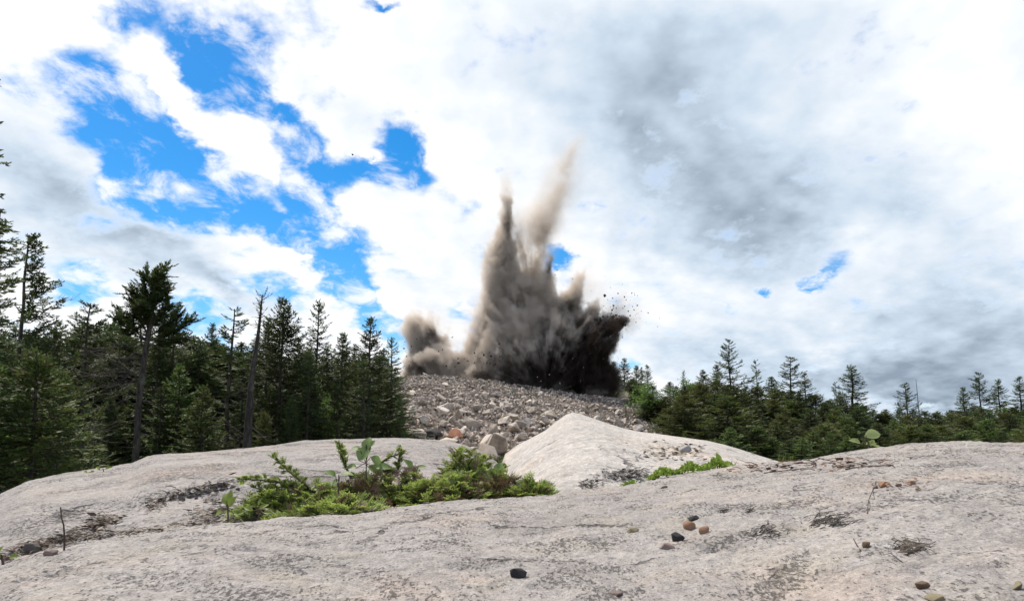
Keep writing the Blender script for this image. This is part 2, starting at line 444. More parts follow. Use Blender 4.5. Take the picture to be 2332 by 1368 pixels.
def zs_vec(x, y):
    x = np.asarray(x, float); y = np.asarray(y, float)
    r = np.hypot(x, y); th = np.arctan2(x, y)
    z = np.where(r < 6.5, z_fg(th, r), -9)
    z = np.maximum(z, np.where((r > 1.3) & (r < 10) & (th > -1.39) & (th < ts(1330, 1100)[0]), z_ls(th, r), -9))
    return np.maximum(z, np.where((r > 1.6) & (r < 9.2) & (th > ts(1010, 1100)[0]) & (th < ts(2400, 1100)[0]), z_bo(th, r), -9))
_RAST = []
for x0, x1, y0, y1, st_ in ((-2.6, 2.6, .3, 3.4, .005), (-7.5, 7.5, 0.0, 7.6, .025)):
    a_, b_ = np.arange(x0, x1, st_), np.arange(y0, y1, st_)
    _RAST.append((x0, y0, st_, len(a_)-1.01, len(b_)-1.01, zs_vec(*np.meshgrid(a_, b_, indexing='ij'))))
def zs(x, y):
    """height of the bedrock"""
    for x0, y0, st_, n, m, Z in _RAST:
        i, j = (x-x0)/st_, (y-y0)/st_
        if 0 <= i < n and 0 <= j < m:
            a, b = int(i), int(j); u, v = i-a, j-b
            return float((Z[a, b]*(1-u) + Z[a+1, b]*u)*(1-v) + (Z[a, b+1]*(1-u) + Z[a+1, b+1]*u)*v)
    return float(zs_vec(x, y))
def hit(px, py, r0=.35, r1=7.5):
    """where the line of sight through a photo pixel meets the bedrock"""
    th, b = ts(px, py); s, c = math.sin(th), math.cos(th)
    prev = r = r0
    while r < r1:
        if zs(r*s, r*c) >= EYE + b*r:
            lo, hi = prev, r
            for _ in range(12):
                mid = .5*(lo+hi)
                if zs(mid*s, mid*c) >= EYE + b*mid: hi = mid
                else: lo = mid
            r = hi; break
        prev = r; r *= 1.012 if r < 3.2 else 1.04
    return Vector((r*s, r*c, zs(r*s, r*c))), r
def normal_at(x, y, e=.02):
    return Vector((-(zs(x+e, y)-zs(x-e, y))/(2*e), -(zs(x, y+e)-zs(x, y-e))/(2*e), 1)).normalized()

# ------------------------------------------------------------------ forest floor and rubble slope
HC_T, HC_B = sil([(250,1010),(500,960),(700,890),(800,872),(880,864),(905,860),(935,855),(960,853),(1010,856),(1080,862),(1140,870),(1200,880),(1260,889),(1320,897),(1400,907),(1470,920),(1540,945),(1640,985),(1760,1020),(1900,1040)])
HILL_R0, HILL_RC = 27.0, 50.0
def z_hill(th, r):
    b = np.interp(th, HC_T, HC_B)
    zc = np.maximum(EYE + b*HILL_RC, -.2)
    t = np.clip((r-HILL_R0)/(HILL_RC-HILL_R0), 0, 1)
    z = zc*(t*.96 + .04*np.sin(t*math.pi/2))
    back = np.clip(r-HILL_RC, 0, None)
    z = z - .02*np.minimum(back, 9) - .35*np.clip(back-9, 0, None)
    return z
def z_floor(th, r):
    x, y = r*np.sin(th), r*np.cos(th)
    return .22*fbm(x*.12, y*.12, 40.1, 3) - .9*sstep(r, 14, 4) - .6*sstep(r, 60, 300)
def gz(x, y):
    r = math.hypot(x, y); th = math.atan2(x, y)
    z = float(z_floor(th, r))
    if ts(250, 1000)[0] < th < ts(1900, 1000)[0] and r < 75: z = max(z, float(z_hill(th, r)))
    return z
m_, g = new_mat('forest_floor')
P = g.n('ShaderNodeTexCoord').outputs['Object']
c = g.mix(g.ramp(g.noise(P, .8, 6, .6), .4, .62), (.030, .024, .017), (.035, .045, .016))
c = g.mix(g.ramp(g.noise(P, 9, 4, .6), .55, .7), c, (.09, .065, .04))
finish(g, c, .95, g.noise(P, 6, 5, .6), .8, .1)
M_floor = m_
rr = np.concatenate([np.linspace(.5, 90, 90), np.geomspace(95, 2500, 24)])
tag(rgrid(0, 0, np.linspace(-math.pi, math.pi, 240), rr, z_floor, 'ground', M_floor), kind='structure')
m_, g = new_mat('rubble_soil')
P = g.n('ShaderNodeTexCoord').outputs['Object']
c = g.mix(g.ramp(g.noise(P, .35, 5, .6), .4, .62), (.06, .048, .04), (.14, .11, .09))
c = g.mix(g.ramp(g.voro(P, 5.0), .1, .4, .6, 0), c, (.24, .195, .165))
finish(g, c, .95, g.noise(P, 4, 6, .7), 1, .25)
M_soil = m_
rr = np.concatenate([np.linspace(HILL_R0, HILL_RC-4, 60), np.linspace(HILL_RC-3.8, HILL_RC+4, 40), np.linspace(HILL_RC+4.5, HILL_RC+26, 30)])
def zh2(T, Rr):
    x, y = Rr*np.sin(T), Rr*np.cos(T)
    return z_hill(T, Rr) + .16*fbm(x*.7, y*.7, 33.3, 4, .6)*sstep(Rr, HILL_R0, HILL_R0+3)
tag(rgrid(0, 0, np.linspace(ts(250, 1000)[0], ts(1900, 1000)[0], 320), rr, zh2, 'rubble_hill', M_soil), kind='structure')
# ------------------------------------------------------------------ trees
def foliage_mat(name, a, b, c2, trans=.34):
    m_, g = new_mat(name)
    geo = g.n('ShaderNodeNewGeometry'); oi = g.n('ShaderNodeObjectInfo')
    P = g.n('ShaderNodeTexCoord').outputs['Object']
    n = g.noise(P, 1.1, 3, .6)
    rnd = geo.outputs['Random Per Island']
    t = g.add(g.mul(rnd, .65), g.mul(g.sub(n, .35), .9))
    c = g.mix(g.ramp(t, .1, .9, smooth=False), a, b)
    c = g.mix(g.ramp(g.add(rnd, g.mul(n, .3)), 1.02, 1.1), c, c2)
    hs = g.n('ShaderNodeHueSaturation'); g.link(c, hs.inputs['Color'])
    g.put(hs.inputs['Hue'], g.mad(oi.outputs['Random'], .035, .478))
    g.put(hs.inputs['Value'], g.mad(oi.outputs['Random'], .5, .78))
    finish(g, hs.outputs[0], .6, spec=.25, trans=trans)
    return m_
M_need = foliage_mat('spruce_needles', (.042, .066, .025), (.115, .155, .046), (.11, .09, .042))
M_young = foliage_mat('young_fir_needles', (.056, .092, .027), (.155, .215, .057), (.15, .125, .05))
M_olive = foliage_mat('olive_needles', (.060, .078, .025), (.155, .172, .052), (.15, .10, .04))
M_birch = foliage_mat('birch_leaves', (.09, .15, .03), (.18, .27, .055), (.17, .17, .05), .35)
def bark_mat(name, a, b, sc=1.0):
    m_, g = new_mat(name)
    P = g.n('ShaderNodeTexCoord').outputs['Object']
    n = g.noise(g.vm('MULTIPLY', P, (14, 14, 3.0)), sc, 5, .65)
    c = g.mix(g.ramp(n, .35, .65), a, b)
    c = g.mix(g.ramp(g.noise(P, 2.2, 4, .6), .55, .7, 0, .6), c, (.16, .165, .14))
    finish(g, c, .9, n, .8, .03)
    return m_
M_bark = bark_mat('spruce_bark', (.040, .032, .027), (.115, .095, .08))
M_twig = bark_mat('dead_twig_bark', (.07, .058, .05), (.19, .165, .145))
M_dead = bark_mat('grey_dead_wood', (.032, .026, .022), (.085, .070, .060))

def rv(rg, a=1.0): return Vector((rg.uniform(-a, a), rg.uniform(-a, a), rg.uniform(-a, a)))
def bough(ac, rg, p0, az, L, elev, curl, f0=.2, slen=.30, sw=.030, step=.075, wood=.012, mf=0, mw=1, dens=1.0, vert=.10, sag=0.0):
    """one limb: woody stem plus needle sprays left, right and on top"""
    n = max(4, int(L/.16)); pts = [Vector(p0)]; e = elev; a_ = az
    for i in range(n):
        a_ += rg.uniform(-.10, .10); e += curl/n + rg.uniform(-.07, .07)
        d = Vector((math.cos(a_)*math.cos(e), math.sin(a_)*math.cos(e), math.sin(e)))
        pts.append(pts[-1] + d*(L/n))
    ac.tube(pts, [max(.004, wood*(1-i/(n+.6))) for i in range(n+1)], 3, mw, cap=False)
    if f0 >= 1: return pts
    s = L*f0
    while s < L:
        t = s/L; k = min(n-1, int(t*n)); fr = t*n-k
        b = pts[k].lerp(pts[k+1], fr); d = (pts[k+1]-pts[k]).normalized()
        side = d.cross(Vector((0, 0, 1)))
        side = side.normalized() if side.length > 1e-4 else Vector((1, 0, 0))
        up = side.cross(d)
        ln = slen*(1.05-.55*t)*min(1.0, .45+L*.8)
        for sg in (-1, 1):
            if rg.random() > dens: continue
            l = ln*rg.uniform(.5, 1.2)
            dd = (d*rg.uniform(.55, 1.0) + side*sg*rg.uniform(.5, 1.0) + up*rg.uniform(-.45, .25) + Vector((0, 0, -sag))).normalized()
            wv = (dd.cross(up + rv(rg, .5))).normalized()*sw*rg.uniform(.6, 1.3)
            ac.spray(b, b + dd*l, wv, mf, -l*.05)
            # secondary sprays make the twig ragged
            for q in (.45, .75):
                if rg.random() < .75:
                    b2 = b + dd*l*q
                    d2 = (dd*.8 + side*sg*rg.uniform(-.6, .9) + d*rg.uniform(-.2, .7) + up*rg.uniform(-.3, .4)).normalized()
                    ac.spray(b2, b2 + d2*l*rg.uniform(.35, .65), (d2.cross(up + rv(rg, .6))).normalized()*sw*.75, mf)
        if rg.random() < vert*4:
            dd = (d*.7 + up*rg.uniform(.4, .9) + side*rg.uniform(-.4, .4)).normalized()
            ac.spray(b, b + dd*ln*rg.uniform(.3, .6), side*sw*.8, mf)
        s += step*rg.uniform(.7, 1.3)
    d = (pts[-1]-pts[-2]).normalized()
    ac.spray(pts[-1]-d*.03, pts[-1]+d*.10, (d.cross(rv(rg))).normalized()*sw*.7, mf)
    return pts

def trunk_pts(rg, H, wob=.05, lean=(0, 0)):
    n = 12; pts = []; ox = oy = 0
    for i in range(n+1):
        t = i/n
        pts.append(Vector((ox + lean[0]*t*t*H, oy + lean[1]*t*t*H, t*H)))
        ox += rg.uniform(-wob, wob)*.5; oy += rg.uniform(-wob, wob)*.5
    return pts
def along(pts, z, H):
    t = max(0, min(.9999, z/H))*(len(pts)-1); k = int(t)
    return pts[k].lerp(pts[k+1], t-k)

def make_tree(seed, H=7.0, Rad=1.3, base=.6, r0=.085, kind='spruce', mf=None, mw=None, dens=1.0, step=.19, pw=.8, gap=0.0, dead=.25, upper=.5, lean=(0, 0), slen=.30, sw=.030):
    rg = random.Random(seed)
    root = empty('spruce_tree')
    tp = trunk_pts(rg, H, .05, lean)
    tk = Acc(); tk.tube(tp, [r0*(1.25 if i == 0 else 1)*(1-i/12.0)**.85 + .008 for i in range(13)], 8)
    # dead stubs low on the stem
    for i in range(int(14*dead*4)):
        z = rg.uniform(.3, max(.5, base*1.2)); a = rg.uniform(0, 6.28)
        bough(tk, rg, along(tp, z, H), a, rg.uniform(.25, .9)*min(1, Rad), rg.uniform(-.4, .15), rg.uniform(-.5, .4), f0=1, wood=.009, mw=1)
    tk.build('trunk', [mw or M_bark, M_twig], root, True)
    cr = Acc(); z = base; a = rg.uniform(0, 6)
    while z < H*.985:
        t = (z-base)/(H-base)
        nb = rg.choice((4, 5, 6)) if t < .85 else rg.choice((3, 4))
        for k in range(nb):
            if rg.random() < gap: continue
            a += 2.399 + rg.uniform(-.35, .35)
            prof = (1-t)**pw
            if t < .12: prof *= .72 + 2.3*t
            L = Rad*prof*rg.uniform(.62, 1.15) + .07
            el = -.38 + .62*t + .55*max(0, t-.72)*3 + rg.uniform(-.15, .15)
            bough(cr, rg, along(tp, z + rg.uniform(-.07, .07), H), a, L, el, rg.uniform(.15, .75), f0=.10 + .15*(1-t), dens=dens, slen=slen, sw=sw, sag=.12)
        z += step*rg.uniform(.75, 1.25)*(1-.45*t)
    # leader
    top = tp[-1]
    for k in range(9):
        b = top + Vector((0, 0, -.05*k)); a = k*2.4
        dd = Vector((math.cos(a)*.5, math.sin(a)*.5, 1)).normalized()
        cr.spray(b, b + dd*(.10 + .02*k), dd.orthogonal().normalized()*.014, 0)
    cr.build('crown', [mf or M_need, M_bark], root)
    return root

def merge(a, b, mat=1):
    n = len(a.v); a.v += b.v; a.f += [tuple(i+n for i in f) for f in b.f]; a.m += [mat]*len(b.f)

def make_ragged(seed, H=9.0, Rad=2.0, base=3.0, r0=.11, bare=.45, side=None, lean=(0, 0), mf=None, nl=46, fol=.5, tw=M_bark):
    """old wind-beaten spruce: uneven limbs, needles only towards their ends, bare grey limbs below"""
    rg = random.Random(seed); root = empty('old_spruce')
    tp = trunk_pts(rg, H, .09, lean)
    tk = Acc(); tk.tube(tp, [r0*(1.3 if i == 0 else 1)*(1-i/12.3)**.75 + .01 for i in range(13)], 8)
    cr = Acc(); br = Acc()
    for i in range(nl):
        t = (i + rg.random())/nl; z = base + (H-base)*t
        a = rg.uniform(0, 6.283)
        if side is not None and rg.random() < .55: a = side + rg.uniform(-.7, .7)
        L = (Rad*(1-t)**.65*rg.uniform(.4, 1.15)) + .15
        p = along(tp, z, H)
        if rg.random() < bare*(1-t*1.1):
            pts = bough(br, rg, p, a, L*1.1, rg.uniform(-.25, .25), rg.uniform(-.2, .7), f0=1, wood=.018)
            for j in range(2, len(pts)-1):
                for _ in range(2):
                    bough(br, rg, pts[j], a + rg.choice((-1, 1))*rg.uniform(.4, 1.1), L*rg.uniform(.15, .4), rg.uniform(-.3, .6), .3, f0=1, wood=.007)
        else:
            pts = bough(cr, rg, p, a, L, rg.uniform(-.35, .15) + .7*max(0, t-.6), rg.uniform(.2, .9), f0=fol*(1-t*.7), dens=.95, wood=.018, slen=.26, sag=.1)
            for j in range(max(2, int(len(pts)*.45)), len(pts)-1):
                bough(cr, rg, pts[j], a + rg.choice((-1, 1))*rg.uniform(.5, 1.1), L*rg.uniform(.18, .42), rg.uniform(-.2, .5), .5, f0=.15, wood=.008, slen=.20)
    merge(tk, br)
    tk.build('trunk', [tw, M_twig], root, True)
    cr.build('crown', [mf or M_need, M_bark], root)
    return root

def make_broom(seed):
    """bare tall trunk, dense flat-topped crown of tufted limbs, tangle of dead limbs on one side"""
    rg = random.Random(seed); root = empty('flat_topped_spruce')
    H = 7.6; tp = [Vector((x, 0, z)) for x, z in ((0, 0), (.02, 1), (.05, 2), (.03, 3), (.09, 4), (.16, 5.0), (.22, 5.6), (.26, 6.2), (.30, 6.9), (.34, 7.5))]
    tk = Acc(); tk.tube(tp, [.115, .09, .083, .078, .074, .07, .066, .055, .04, .02], 9)
    for i in range(26):
        z = rg.uniform(.6, 5.0); a = rg.uniform(0, 6.28)
        bough(tk, rg, Vector((.05, 0, z)), a, rg.uniform(.15, .7), rg.uniform(-.5, .2), .2, f0=1, wood=.011, mw=1)
    cr = Acc()
    limbs = [  # height, azimuth, length, elevation, curl, weight
        (5.15, .05, 1.55, .05, .75, 1), (5.3, .25, 1.25, .35, .5, 1), (5.0, -.2, 1.35, -.10, .30, .8), (5.2, 3.3, 1.25, .35, .45, 1), (5.4, 2.9, 1.05, .55, .6, 1),
        (5.6, 3.6, 1.1, .7, .3, 1), (5.7, .6, .95, .75, .3, 1), (5.5, 1.5, 1.0, .5, .5, 1), (5.5, -1.5, 1.0, .5, .5, 1), (5.9, 2.4, .95, .9, .2, 1), (6.0, -.6, .95, .9, .3, 1),
        (6.1, 3.14, .95, .95, .2, 1), (6.3, 0, .85, 1.0, .2, 1), (6.4, 2.0, .8, 1.1, 0, 1), (6.6, -1, .75, 1.1, 0, 1), (6.7, 3.5, .7, 1.2, 0, 1), (6.9, .5, .6, 1.2, 0, 1),
        (4.7, 3.3, 1.3, .1, .4, .6), (5.15, -2.4, 1.1, .4, .4, 1), (5.9, -2.6, 1.0, .8, .3, 1), (6.2, 1.2, .9, .9, .2, 1)]
    for h, a, L, e, cu, wt in limbs:
        p = along(tp, 0, 1) if False else None
        k = max(i for i in range(len(tp)) if tp[i].z <= h); fr = (h-tp[k].z)/(tp[k+1].z-tp[k].z) if k+1 < len(tp) else 0
        p = tp[k].lerp(tp[min(k+1, len(tp)-1)], fr)
        pts = bough(cr, rg, p, a, L*.80, e + .12, cu, f0=.25, slen=.20, sw=.028, step=.04, wood=.035, vert=.25)
        for j in range(2, len(pts)):
            for _ in range(7):
                bough(cr, rg, pts[min(j, len(pts)-1)], a + rg.uniform(-1.5, 1.5), rg.uniform(.2, .52)*wt, rg.uniform(-.3, 1.2), rg.uniform(-.2, .6), f0=.12, slen=.17, sw=.026, step=.045, wood=.010, vert=.25)
    cr.build('crown', [M_need, M_bark], root)
    br = Acc()
    for i in range(26):
        h = rg.uniform(3.4, 5.3); a = 3.14 + rg.uniform(-.9, .9)
        pts = bough(br, rg, Vector((.1, 0, h)), a, rg.uniform(.7, 1.9), rg.uniform(-.35, .45), rg.uniform(-.9, .2), f0=1, wood=.016)
        for j in range(2, len(pts)):
            for _ in range(2):
                bough(br, rg, pts[j], a + rg.uniform(-1.2, 1.2), rg.uniform(.2, .6), rg.uniform(-.6, .6), rg.uniform(-.5, .5), f0=1, wood=.006)
    merge(tk, br); tk.build('trunk', [M_bark, M_twig], root, True)
    return root

def make_snag(seed, H=7.0, r0=.2, needles=True, mat=None, nb=40):
    rg = random.Random(seed); root = empty('dead_snag')
    tp = trunk_pts(rg, H, .07, (.035, 0))
    tk = Acc(); tk.tube(tp, [r0*(1.15 if i == 0 else 1)*(1-i/12.4)**.9 + .010 for i in range(13)], 10)
    br = Acc()
    for i in range(nb):
        z = rg.uniform(.15, .99)*H; t = z/H; a = rg.choice((math.pi, 0, math.pi, rg.uniform(0, 6.28))) + rg.uniform(-.6, .6)
        L = rg.uniform(.2, 1.0)*(1.15-t)*1.3
        pts = bough(br, rg, along(tp, z, H), a, L, rg.uniform(-.5, .4), rg.uniform(-.6, .5), f0=1, wood=.016)
        for j in range(1, len(pts)):
            bough(br, rg, pts[j], a + rg.uniform(-1.2, 1.2), L*rg.uniform(.2, .5), rg.uniform(-.6, .5), 0, f0=1, wood=.006)
    merge(tk, br); tk.build('trunk', [mat or M_dead, M_twig], root, True)
    if needles:
        cr = Acc()
        for i in range(26):
            z = H*rg.uniform(.84, .995)
            bough(cr, rg, along(tp, z, H), rg.uniform(0, 6.28), rg.uniform(.12, .38), rg.uniform(-.2, .9), .4, f0=.1, slen=.12, sw=.02, wood=.006)
        cr.build('crown', [M_olive, M_bark], root)
    return root

def make_birch(seed, H=4.0, Rad=1.2):
    rg = random.Random(seed); root = empty('birch_tree')
    tp = trunk_pts(rg, H, .12)
    tk = Acc(); tk.tube(tp, [.05*(1-i/12.4) + .006 for i in range(13)], 6)
    cr = Acc()
    for i in range(34):
        t = rg.uniform(.2, .98); a = rg.uniform(0, 6.28); L = Rad*(.35+.75*math.sin(math.pi*min(1, t*.9+.05)))*rg.uniform(.5, 1.1)
        pts = bough(tk, rg, along(tp, t*H, H), a, L, rg.uniform(.1, .9), rg.uniform(-.4, .3), f0=1, wood=.012, mw=0)
        for p in pts[1:]:
            for _ in range(13):
                c = p + rv(rg, .20); d = (rv(rg) + Vector((0, 0, -.4))).normalized()
                cr.spray(c, c + d*rg.uniform(.07, .12), d.cross(rv(rg)).normalized()*.032, 0)
    tk.build('trunk', [M_twig], root, True)
    cr.build('crown', [M_birch], root)
    return root

PROTO = {}
def proto(key, root, H): PROTO[key] = [root, H, False]
proto('dense1', make_tree(1, 7, 1.8, .5), 7)
proto('dense2', make_tree(2, 7, 2.0, .9, pw=.7), 7)
proto('dense3', make_tree(3, 7, 1.55, 1.4, gap=.1), 7)
proto('narrow', make_tree(4, 7, .95, 2.0, gap=.22, step=.23, pw=.55, slen=.24), 7)
proto('narrow2', make_tree(5, 7, 1.3, 1.5, gap=.12, pw=.7, slen=.26), 7)
proto('young', make_tree(6, 4, 1.5, .15, mf=M_young, dead=0, r0=.05, slen=.30), 4)
proto('young2', make_tree(7, 4, 1.35, .2, mf=M_young, dead=.1, r0=.05, pw=.9), 4)
proto('olive', make_tree(8, 5, 1.9, .5, mf=M_olive, pw=.6, r0=.07), 5)
proto('tiered', make_ragged(9, 8, 2.1, 1.2, bare=.03, fol=.15, nl=95, r0=.085), 8)
proto('tiered2', make_ragged(10, 8, 2.0, 1.4, bare=.05, fol=.15, nl=80, r0=.085, lean=(-.012, 0)), 8)
proto('spire', make_tree(11, 8, 1.5, .8, gap=.15, step=.26, pw=.75, slen=.30), 8)
proto('sparse', make_ragged(12, 8, 1.35, 1.0, bare=.25, fol=.12, nl=66, r0=.07), 8)
proto('birch', make_birch(13), 4)
proto('snagthin', make_snag(14, 7, .07, False, M_twig, 18), 7)
proto('stem', make_tree(15, 6.5, .9, 3.0, gap=.25, dead=1.2, pw=.6), 6.5)
NAMES = dict(dense1='spruce_tree', dense2='spruce_tree', dense3='spruce_tree', narrow='spruce_tree', narrow2='spruce_tree', young='fir_tree', young2='fir_tree',
             olive='fir_tree', tiered='old_spruce', tiered2='old_spruce', spire='spruce_tree', sparse='old_spruce', birch='birch_tree', snagthin='dead_snag', stem='spruce_tree')
_tr = random.Random(99)
def place(key, px, pytop, D, label, group, wide=1.0, cat='tree', rz=None, root=None, H0=None):
    """a tree D metres away (straight ahead) whose tip stands where the photo shows it"""
    dx, dy, dz = ray(px, pytop); x = dx/dy*D; ztop = EYE + dz/dy*D
    zb = gz(x, D) - .12
    if root is None:
        e = PROTO[key]; H0 = e[1]
        if not e[2]: o = e[0]; e[2] = True
        else: o = copy_tree(e[0])
        o.name = NAMES[key]
    else: o = root
    s = max(.12, (ztop-zb)/H0)
    # the tip stands where it should; keep proportions within a natural range
    o.location = (x, D, zb); o.scale = (s**.75*wide, s**.75*wide, s)
    o.rotation_euler = (_tr.uniform(-.02, .02), _tr.uniform(-.02, .02), _tr.uniform(0, 6.28) if rz is None else rz)
    tag(o, label, cat, group)
    return o
GL, GR_ = 'spruces of the left-hand wood', 'conifers of the right-hand wood'

# --- left wood: the trees one can pick out
place(None, -34, 70, 10.5, 'tall spruce mostly outside the frame, only its branch tips showing', GL, root=make_ragged(21, 9, .95, 1.5, bare=.1, fol=.12, nl=80, r0=.07), H0=9, wide=.95)
place(None, -12, 470, 14.5, 'tall ragged spruce at the left edge, its top cut by the frame', GL, root=make_ragged(22, 9, 1.75, 1.0, bare=.32, fol=.3, nl=84, side=0, r0=.08), H0=9)
place(None, 62, 536, 16.5, 'ragged old spruce with bare pale limbs reaching to the right', GL, root=make_ragged(23, 9, 2.3, .8, bare=.42, fol=.35, nl=95, side=-.1, r0=.085), H0=9, rz=0)
place('tiered', 128, 735, 17.5, 'low bushy old spruce between ragged spruce and flat-topped spruce', GL, 1.0)
place(None, 327, 603, 19.5, 'flat-topped spruce with bare trunk, dense dark crown and dead limbs', GL, root=make_broom(24), H0=7.6, wide=1.12, rz=0)
place(None, 568, 668, 19.0, 'tall grey dead snag tapering to a thin leaning tip', GL, root=make_snag(25, 7, .155, True), H0=7, rz=0, wide=1.05)
place('tiered2', 205, 690, 22, 'dark dense spruce behind the dead limbs of the flat-topped spruce', GL, 1.2)
place('dense3', 362, 712, 25, 'pointed spruce close to the right of the flat-topped spruce, behind it', GL, .95)
place('narrow2', 408, 700, 26, 'slim blue-green spruce second to the right of the flat-topped spruce', GL, 1.2)
place('dense1', 452, 775, 27, 'broad low spruce between slim blue-green spruce and small dark spire', GL, 1.1)
place('dense3', 489, 738, 30, 'small dark spire seen far back against white cloud, left of the snag', GL, .95)
place('sparse', 522, 703, 22, 'ragged thin-topped spruce just behind the left side of the grey snag', GL, 1.3)
place('dense2', 638, 682, 22, 'biggest broad dark spruce, to the right of the grey snag', GL, 1.02, rz=1.0)
place('dense1', 606, 725, 24, 'dark spruce wedged between grey snag and the biggest broad spruce', GL, .95)
place('dense3', 688, 772, 25, 'shorter spruce filling between the biggest spruce and the thin spire', GL, 1.0)
place('narrow', 723, 686, 23, 'thin bare-stemmed spire of a spruce with short gappy branches', GL, .95)
place('dense1', 750, 792, 28, 'low dark spruce behind the thin spire', GL, .9)
place('narrow2', 776, 757, 26, 'pointed spruce halfway between thin spire and the tall dark spire', GL, 1.1)
place('dense3', 808, 785, 29, 'small spruce top tucked left of the tall dark spire', GL, .9)
place('spire', 842, 722, 23, 'tall dark narrow spruce near the right end of the left wood', GL, 1.25)
place('narrow2', 868, 800, 27, 'dark lower spruce just right of the tall dark spire', GL, 1.0)
place('narrow', 891, 770, 25, 'slender last spruce of the left wood beside the rubble heap', GL, 1.0)
place('young2', 912, 905, 24, 'little green fir at the edge of the rubble heap', GL, .8)
for px, py, D, k, w, lab in ((85, 800, 13.0, 'young', 1.25, 'bright young fir, broad and bushy, at the left under ragged spruces'),
        (-10, 825, 12.5, 'young2', 1.25, 'green young fir cut by the left edge of the photo'),
        (150, 850, 14.5, 'young', .95, 'young green fir right of the broad bushy one'),
        (470, 880, 20, 'young', 1.0, 'light green young fir at the foot of the grey snag, its left'),
        (410, 830, 22, 'young2', 1.1, 'mid green fir standing right of the bare trunk of the flat-topped spruce'),
        (660, 900, 20.5, 'dense1', .8, 'dark small fir below the biggest broad spruce'),
        (745, 915, 24, 'birch', .9, 'bright leafy birch sapling in the shade under the thin spire'),
        (690, 955, 22, 'birch', .6, 'small leafy birch bush low beside the slim stems'),
        (250, 905, 21, 'dense2', .9, 'dark bushy spruce left of the flat-topped spruce trunk'),
        (215, 965, 19, 'young2', .8, 'dull green sapling low behind the left end of the slab'),
        (600, 940, 20, 'olive', .7, 'brownish low fir right of the foot of the grey snag')):
    place(k, px, py, D, lab, GL, w)
for i, (px, py, D) in enumerate(((705, 800, 21.5), (716, 830, 22.5), (775, 860, 22), (835, 820, 21.8), (370, 880, 21.5), (800, 880, 24), (880, 870, 24.5), (560, 830, 23))):
    place('stem', px, py, D, 'slim spruce stem with dead lower twigs inside the shaded left wood', 'slim stems in the shade of the left wood', .9)
# the dark mass behind them
rg = random.Random(5)
for i in range(56):
    px = -260 + 1150*(i+rg.random()*.8)/56
    top = np.interp(px, (-250, 40, 150, 300, 420, 500, 700, 830, 900), (755, 752, 738, 742, 755, 768, 782, 792, 835)) + rg.uniform(-8, 40)
    place(rg.choice(('dense1', 'dense2', 'dense3', 'tiered', 'dense2')), px, top, rg.uniform(27, 36), 'dark spruce packed in the shaded depth of the left wood', 'spruces in the depth of the left wood', 1.8)
for i in range(20):
    px = -220 + 1110*(i+rg.random()*.8)/20
    place(rg.choice(('dense2', 'young2', 'dense1')), px, 900 + rg.uniform(-30, 60), rg.uniform(23, 28), 'low dark fir filling the foot of the left wood', 'understorey firs of the left wood', 1.35)

# --- right wood
for k, px, py, D, w, lab in (
        ('tiered', 1662, 772, 50, 1.15, 'tallest tufted spruce of the right wood, with a bare spike on top'),
        ('sparse', 1725, 820, 52, 1.0, 'thin see-through spruce right of the tallest tufted spruce'),
        ('tiered2', 1800, 812, 50, 1.35, 'one-sided tiered spruce with blunt top, twin of a shorter neighbour'),
        ('spire', 1832, 848, 51, 1.5, 'shorter spruce touching the right flank of the one-sided tiered spruce'),
        ('spire', 1936, 830, 48, 2.0, 'broad layered spruce cone standing alone above the right wood'),
        ('sparse', 1905, 870, 52, .9, 'small thin spruce left of the broad layered cone'),
        ('tiered2', 2064, 872, 58, 1.2, 'short tufted spruce left of the thin bare snag'),
        ('snagthin', 2090, 864, 56, .9, 'thin bare leaning snag rising from the right wood'),
        ('spire', 2196, 880, 60, 1.4, 'leftmost and lowest of the four spires near the right edge'),
        ('tiered', 2232, 848, 58, 1.2, 'highest of the four spires near the right edge'),
        ('spire', 2276, 862, 60, 1.5, 'spire between the highest one and the one at the right edge'),
        ('spire', 2318, 856, 57, 1.5, 'spire cut close by the right edge of the photo'),
        ('spire', 1376, 820, 62, 1.7, 'dark spruce nearest the right side of the dust cloud'),
        ('spire', 1398, 822, 63, 1.5, 'second dark spire right of the dust cloud'),
        ('spire', 1421, 815, 62, 1.6, 'highest of the small dark spires right of the dust cloud'),
        ('narrow2', 1447, 832, 64, 1.3, 'fourth small spire right of the dust cloud'),
        ('narrow2', 1458, 836, 66, .7, 'thin spire beside the fourth one right of the dust cloud'),
        ('spire', 1476, 830, 63, 1.3, 'last small spire of the row right of the dust cloud'),
        ('narrow', 1555, 843, 60, .7, 'tiny lone spruce tip over the pale birch'),
        ('dense3', 1600, 842, 56, 1.5, 'broad-topped spruce left of the tallest tufted spruce'),
        ('narrow2', 1630, 830, 54, 1.5, 'narrow spruce beside the left flank of the tallest tufted spruce'),
        ('dense1', 1755, 858, 52, 1.6, 'low cone right of the thin see-through spruce'),
        ('birch', 1568, 872, 44, 1.6, 'bright green birch among the dark conifers of the right wood'),
        ('dense1', 1410, 858, 60, 2.2, 'dark bushy spruce at the foot of the small dark spires'),
        ('dense2', 1440, 862, 58, 2.2, 'dark broad spruce behind the round green birch'),
        ('dense1', 1385, 850, 63, 2.0, 'dark broad spruce half hidden by the right side of the dust'),
        ('birch', 1462, 875, 42, 1.9, 'round green birch at the left end of the right wood'),
        ('young', 1890, 985, 27, 1.0, 'bright small fir low in front of the right wood'),
        ('young', 1560, 985, 30, .9, 'pale olive small fir at the foot of the right wood'),
        ('olive', 1700, 930, 33, 1.1, 'layered dull green fir in front of the right wood, with bare stem below'),
        ('narrow', 1425, 930, 42, .9, 'reddish thin sapling on the edge of the rubble heap'),
        ('snagthin', 2190, 955, 50, .5, 'short pale bare stem in front of the far right wood')):
    place(k, px, py, D, lab, GR_, w)
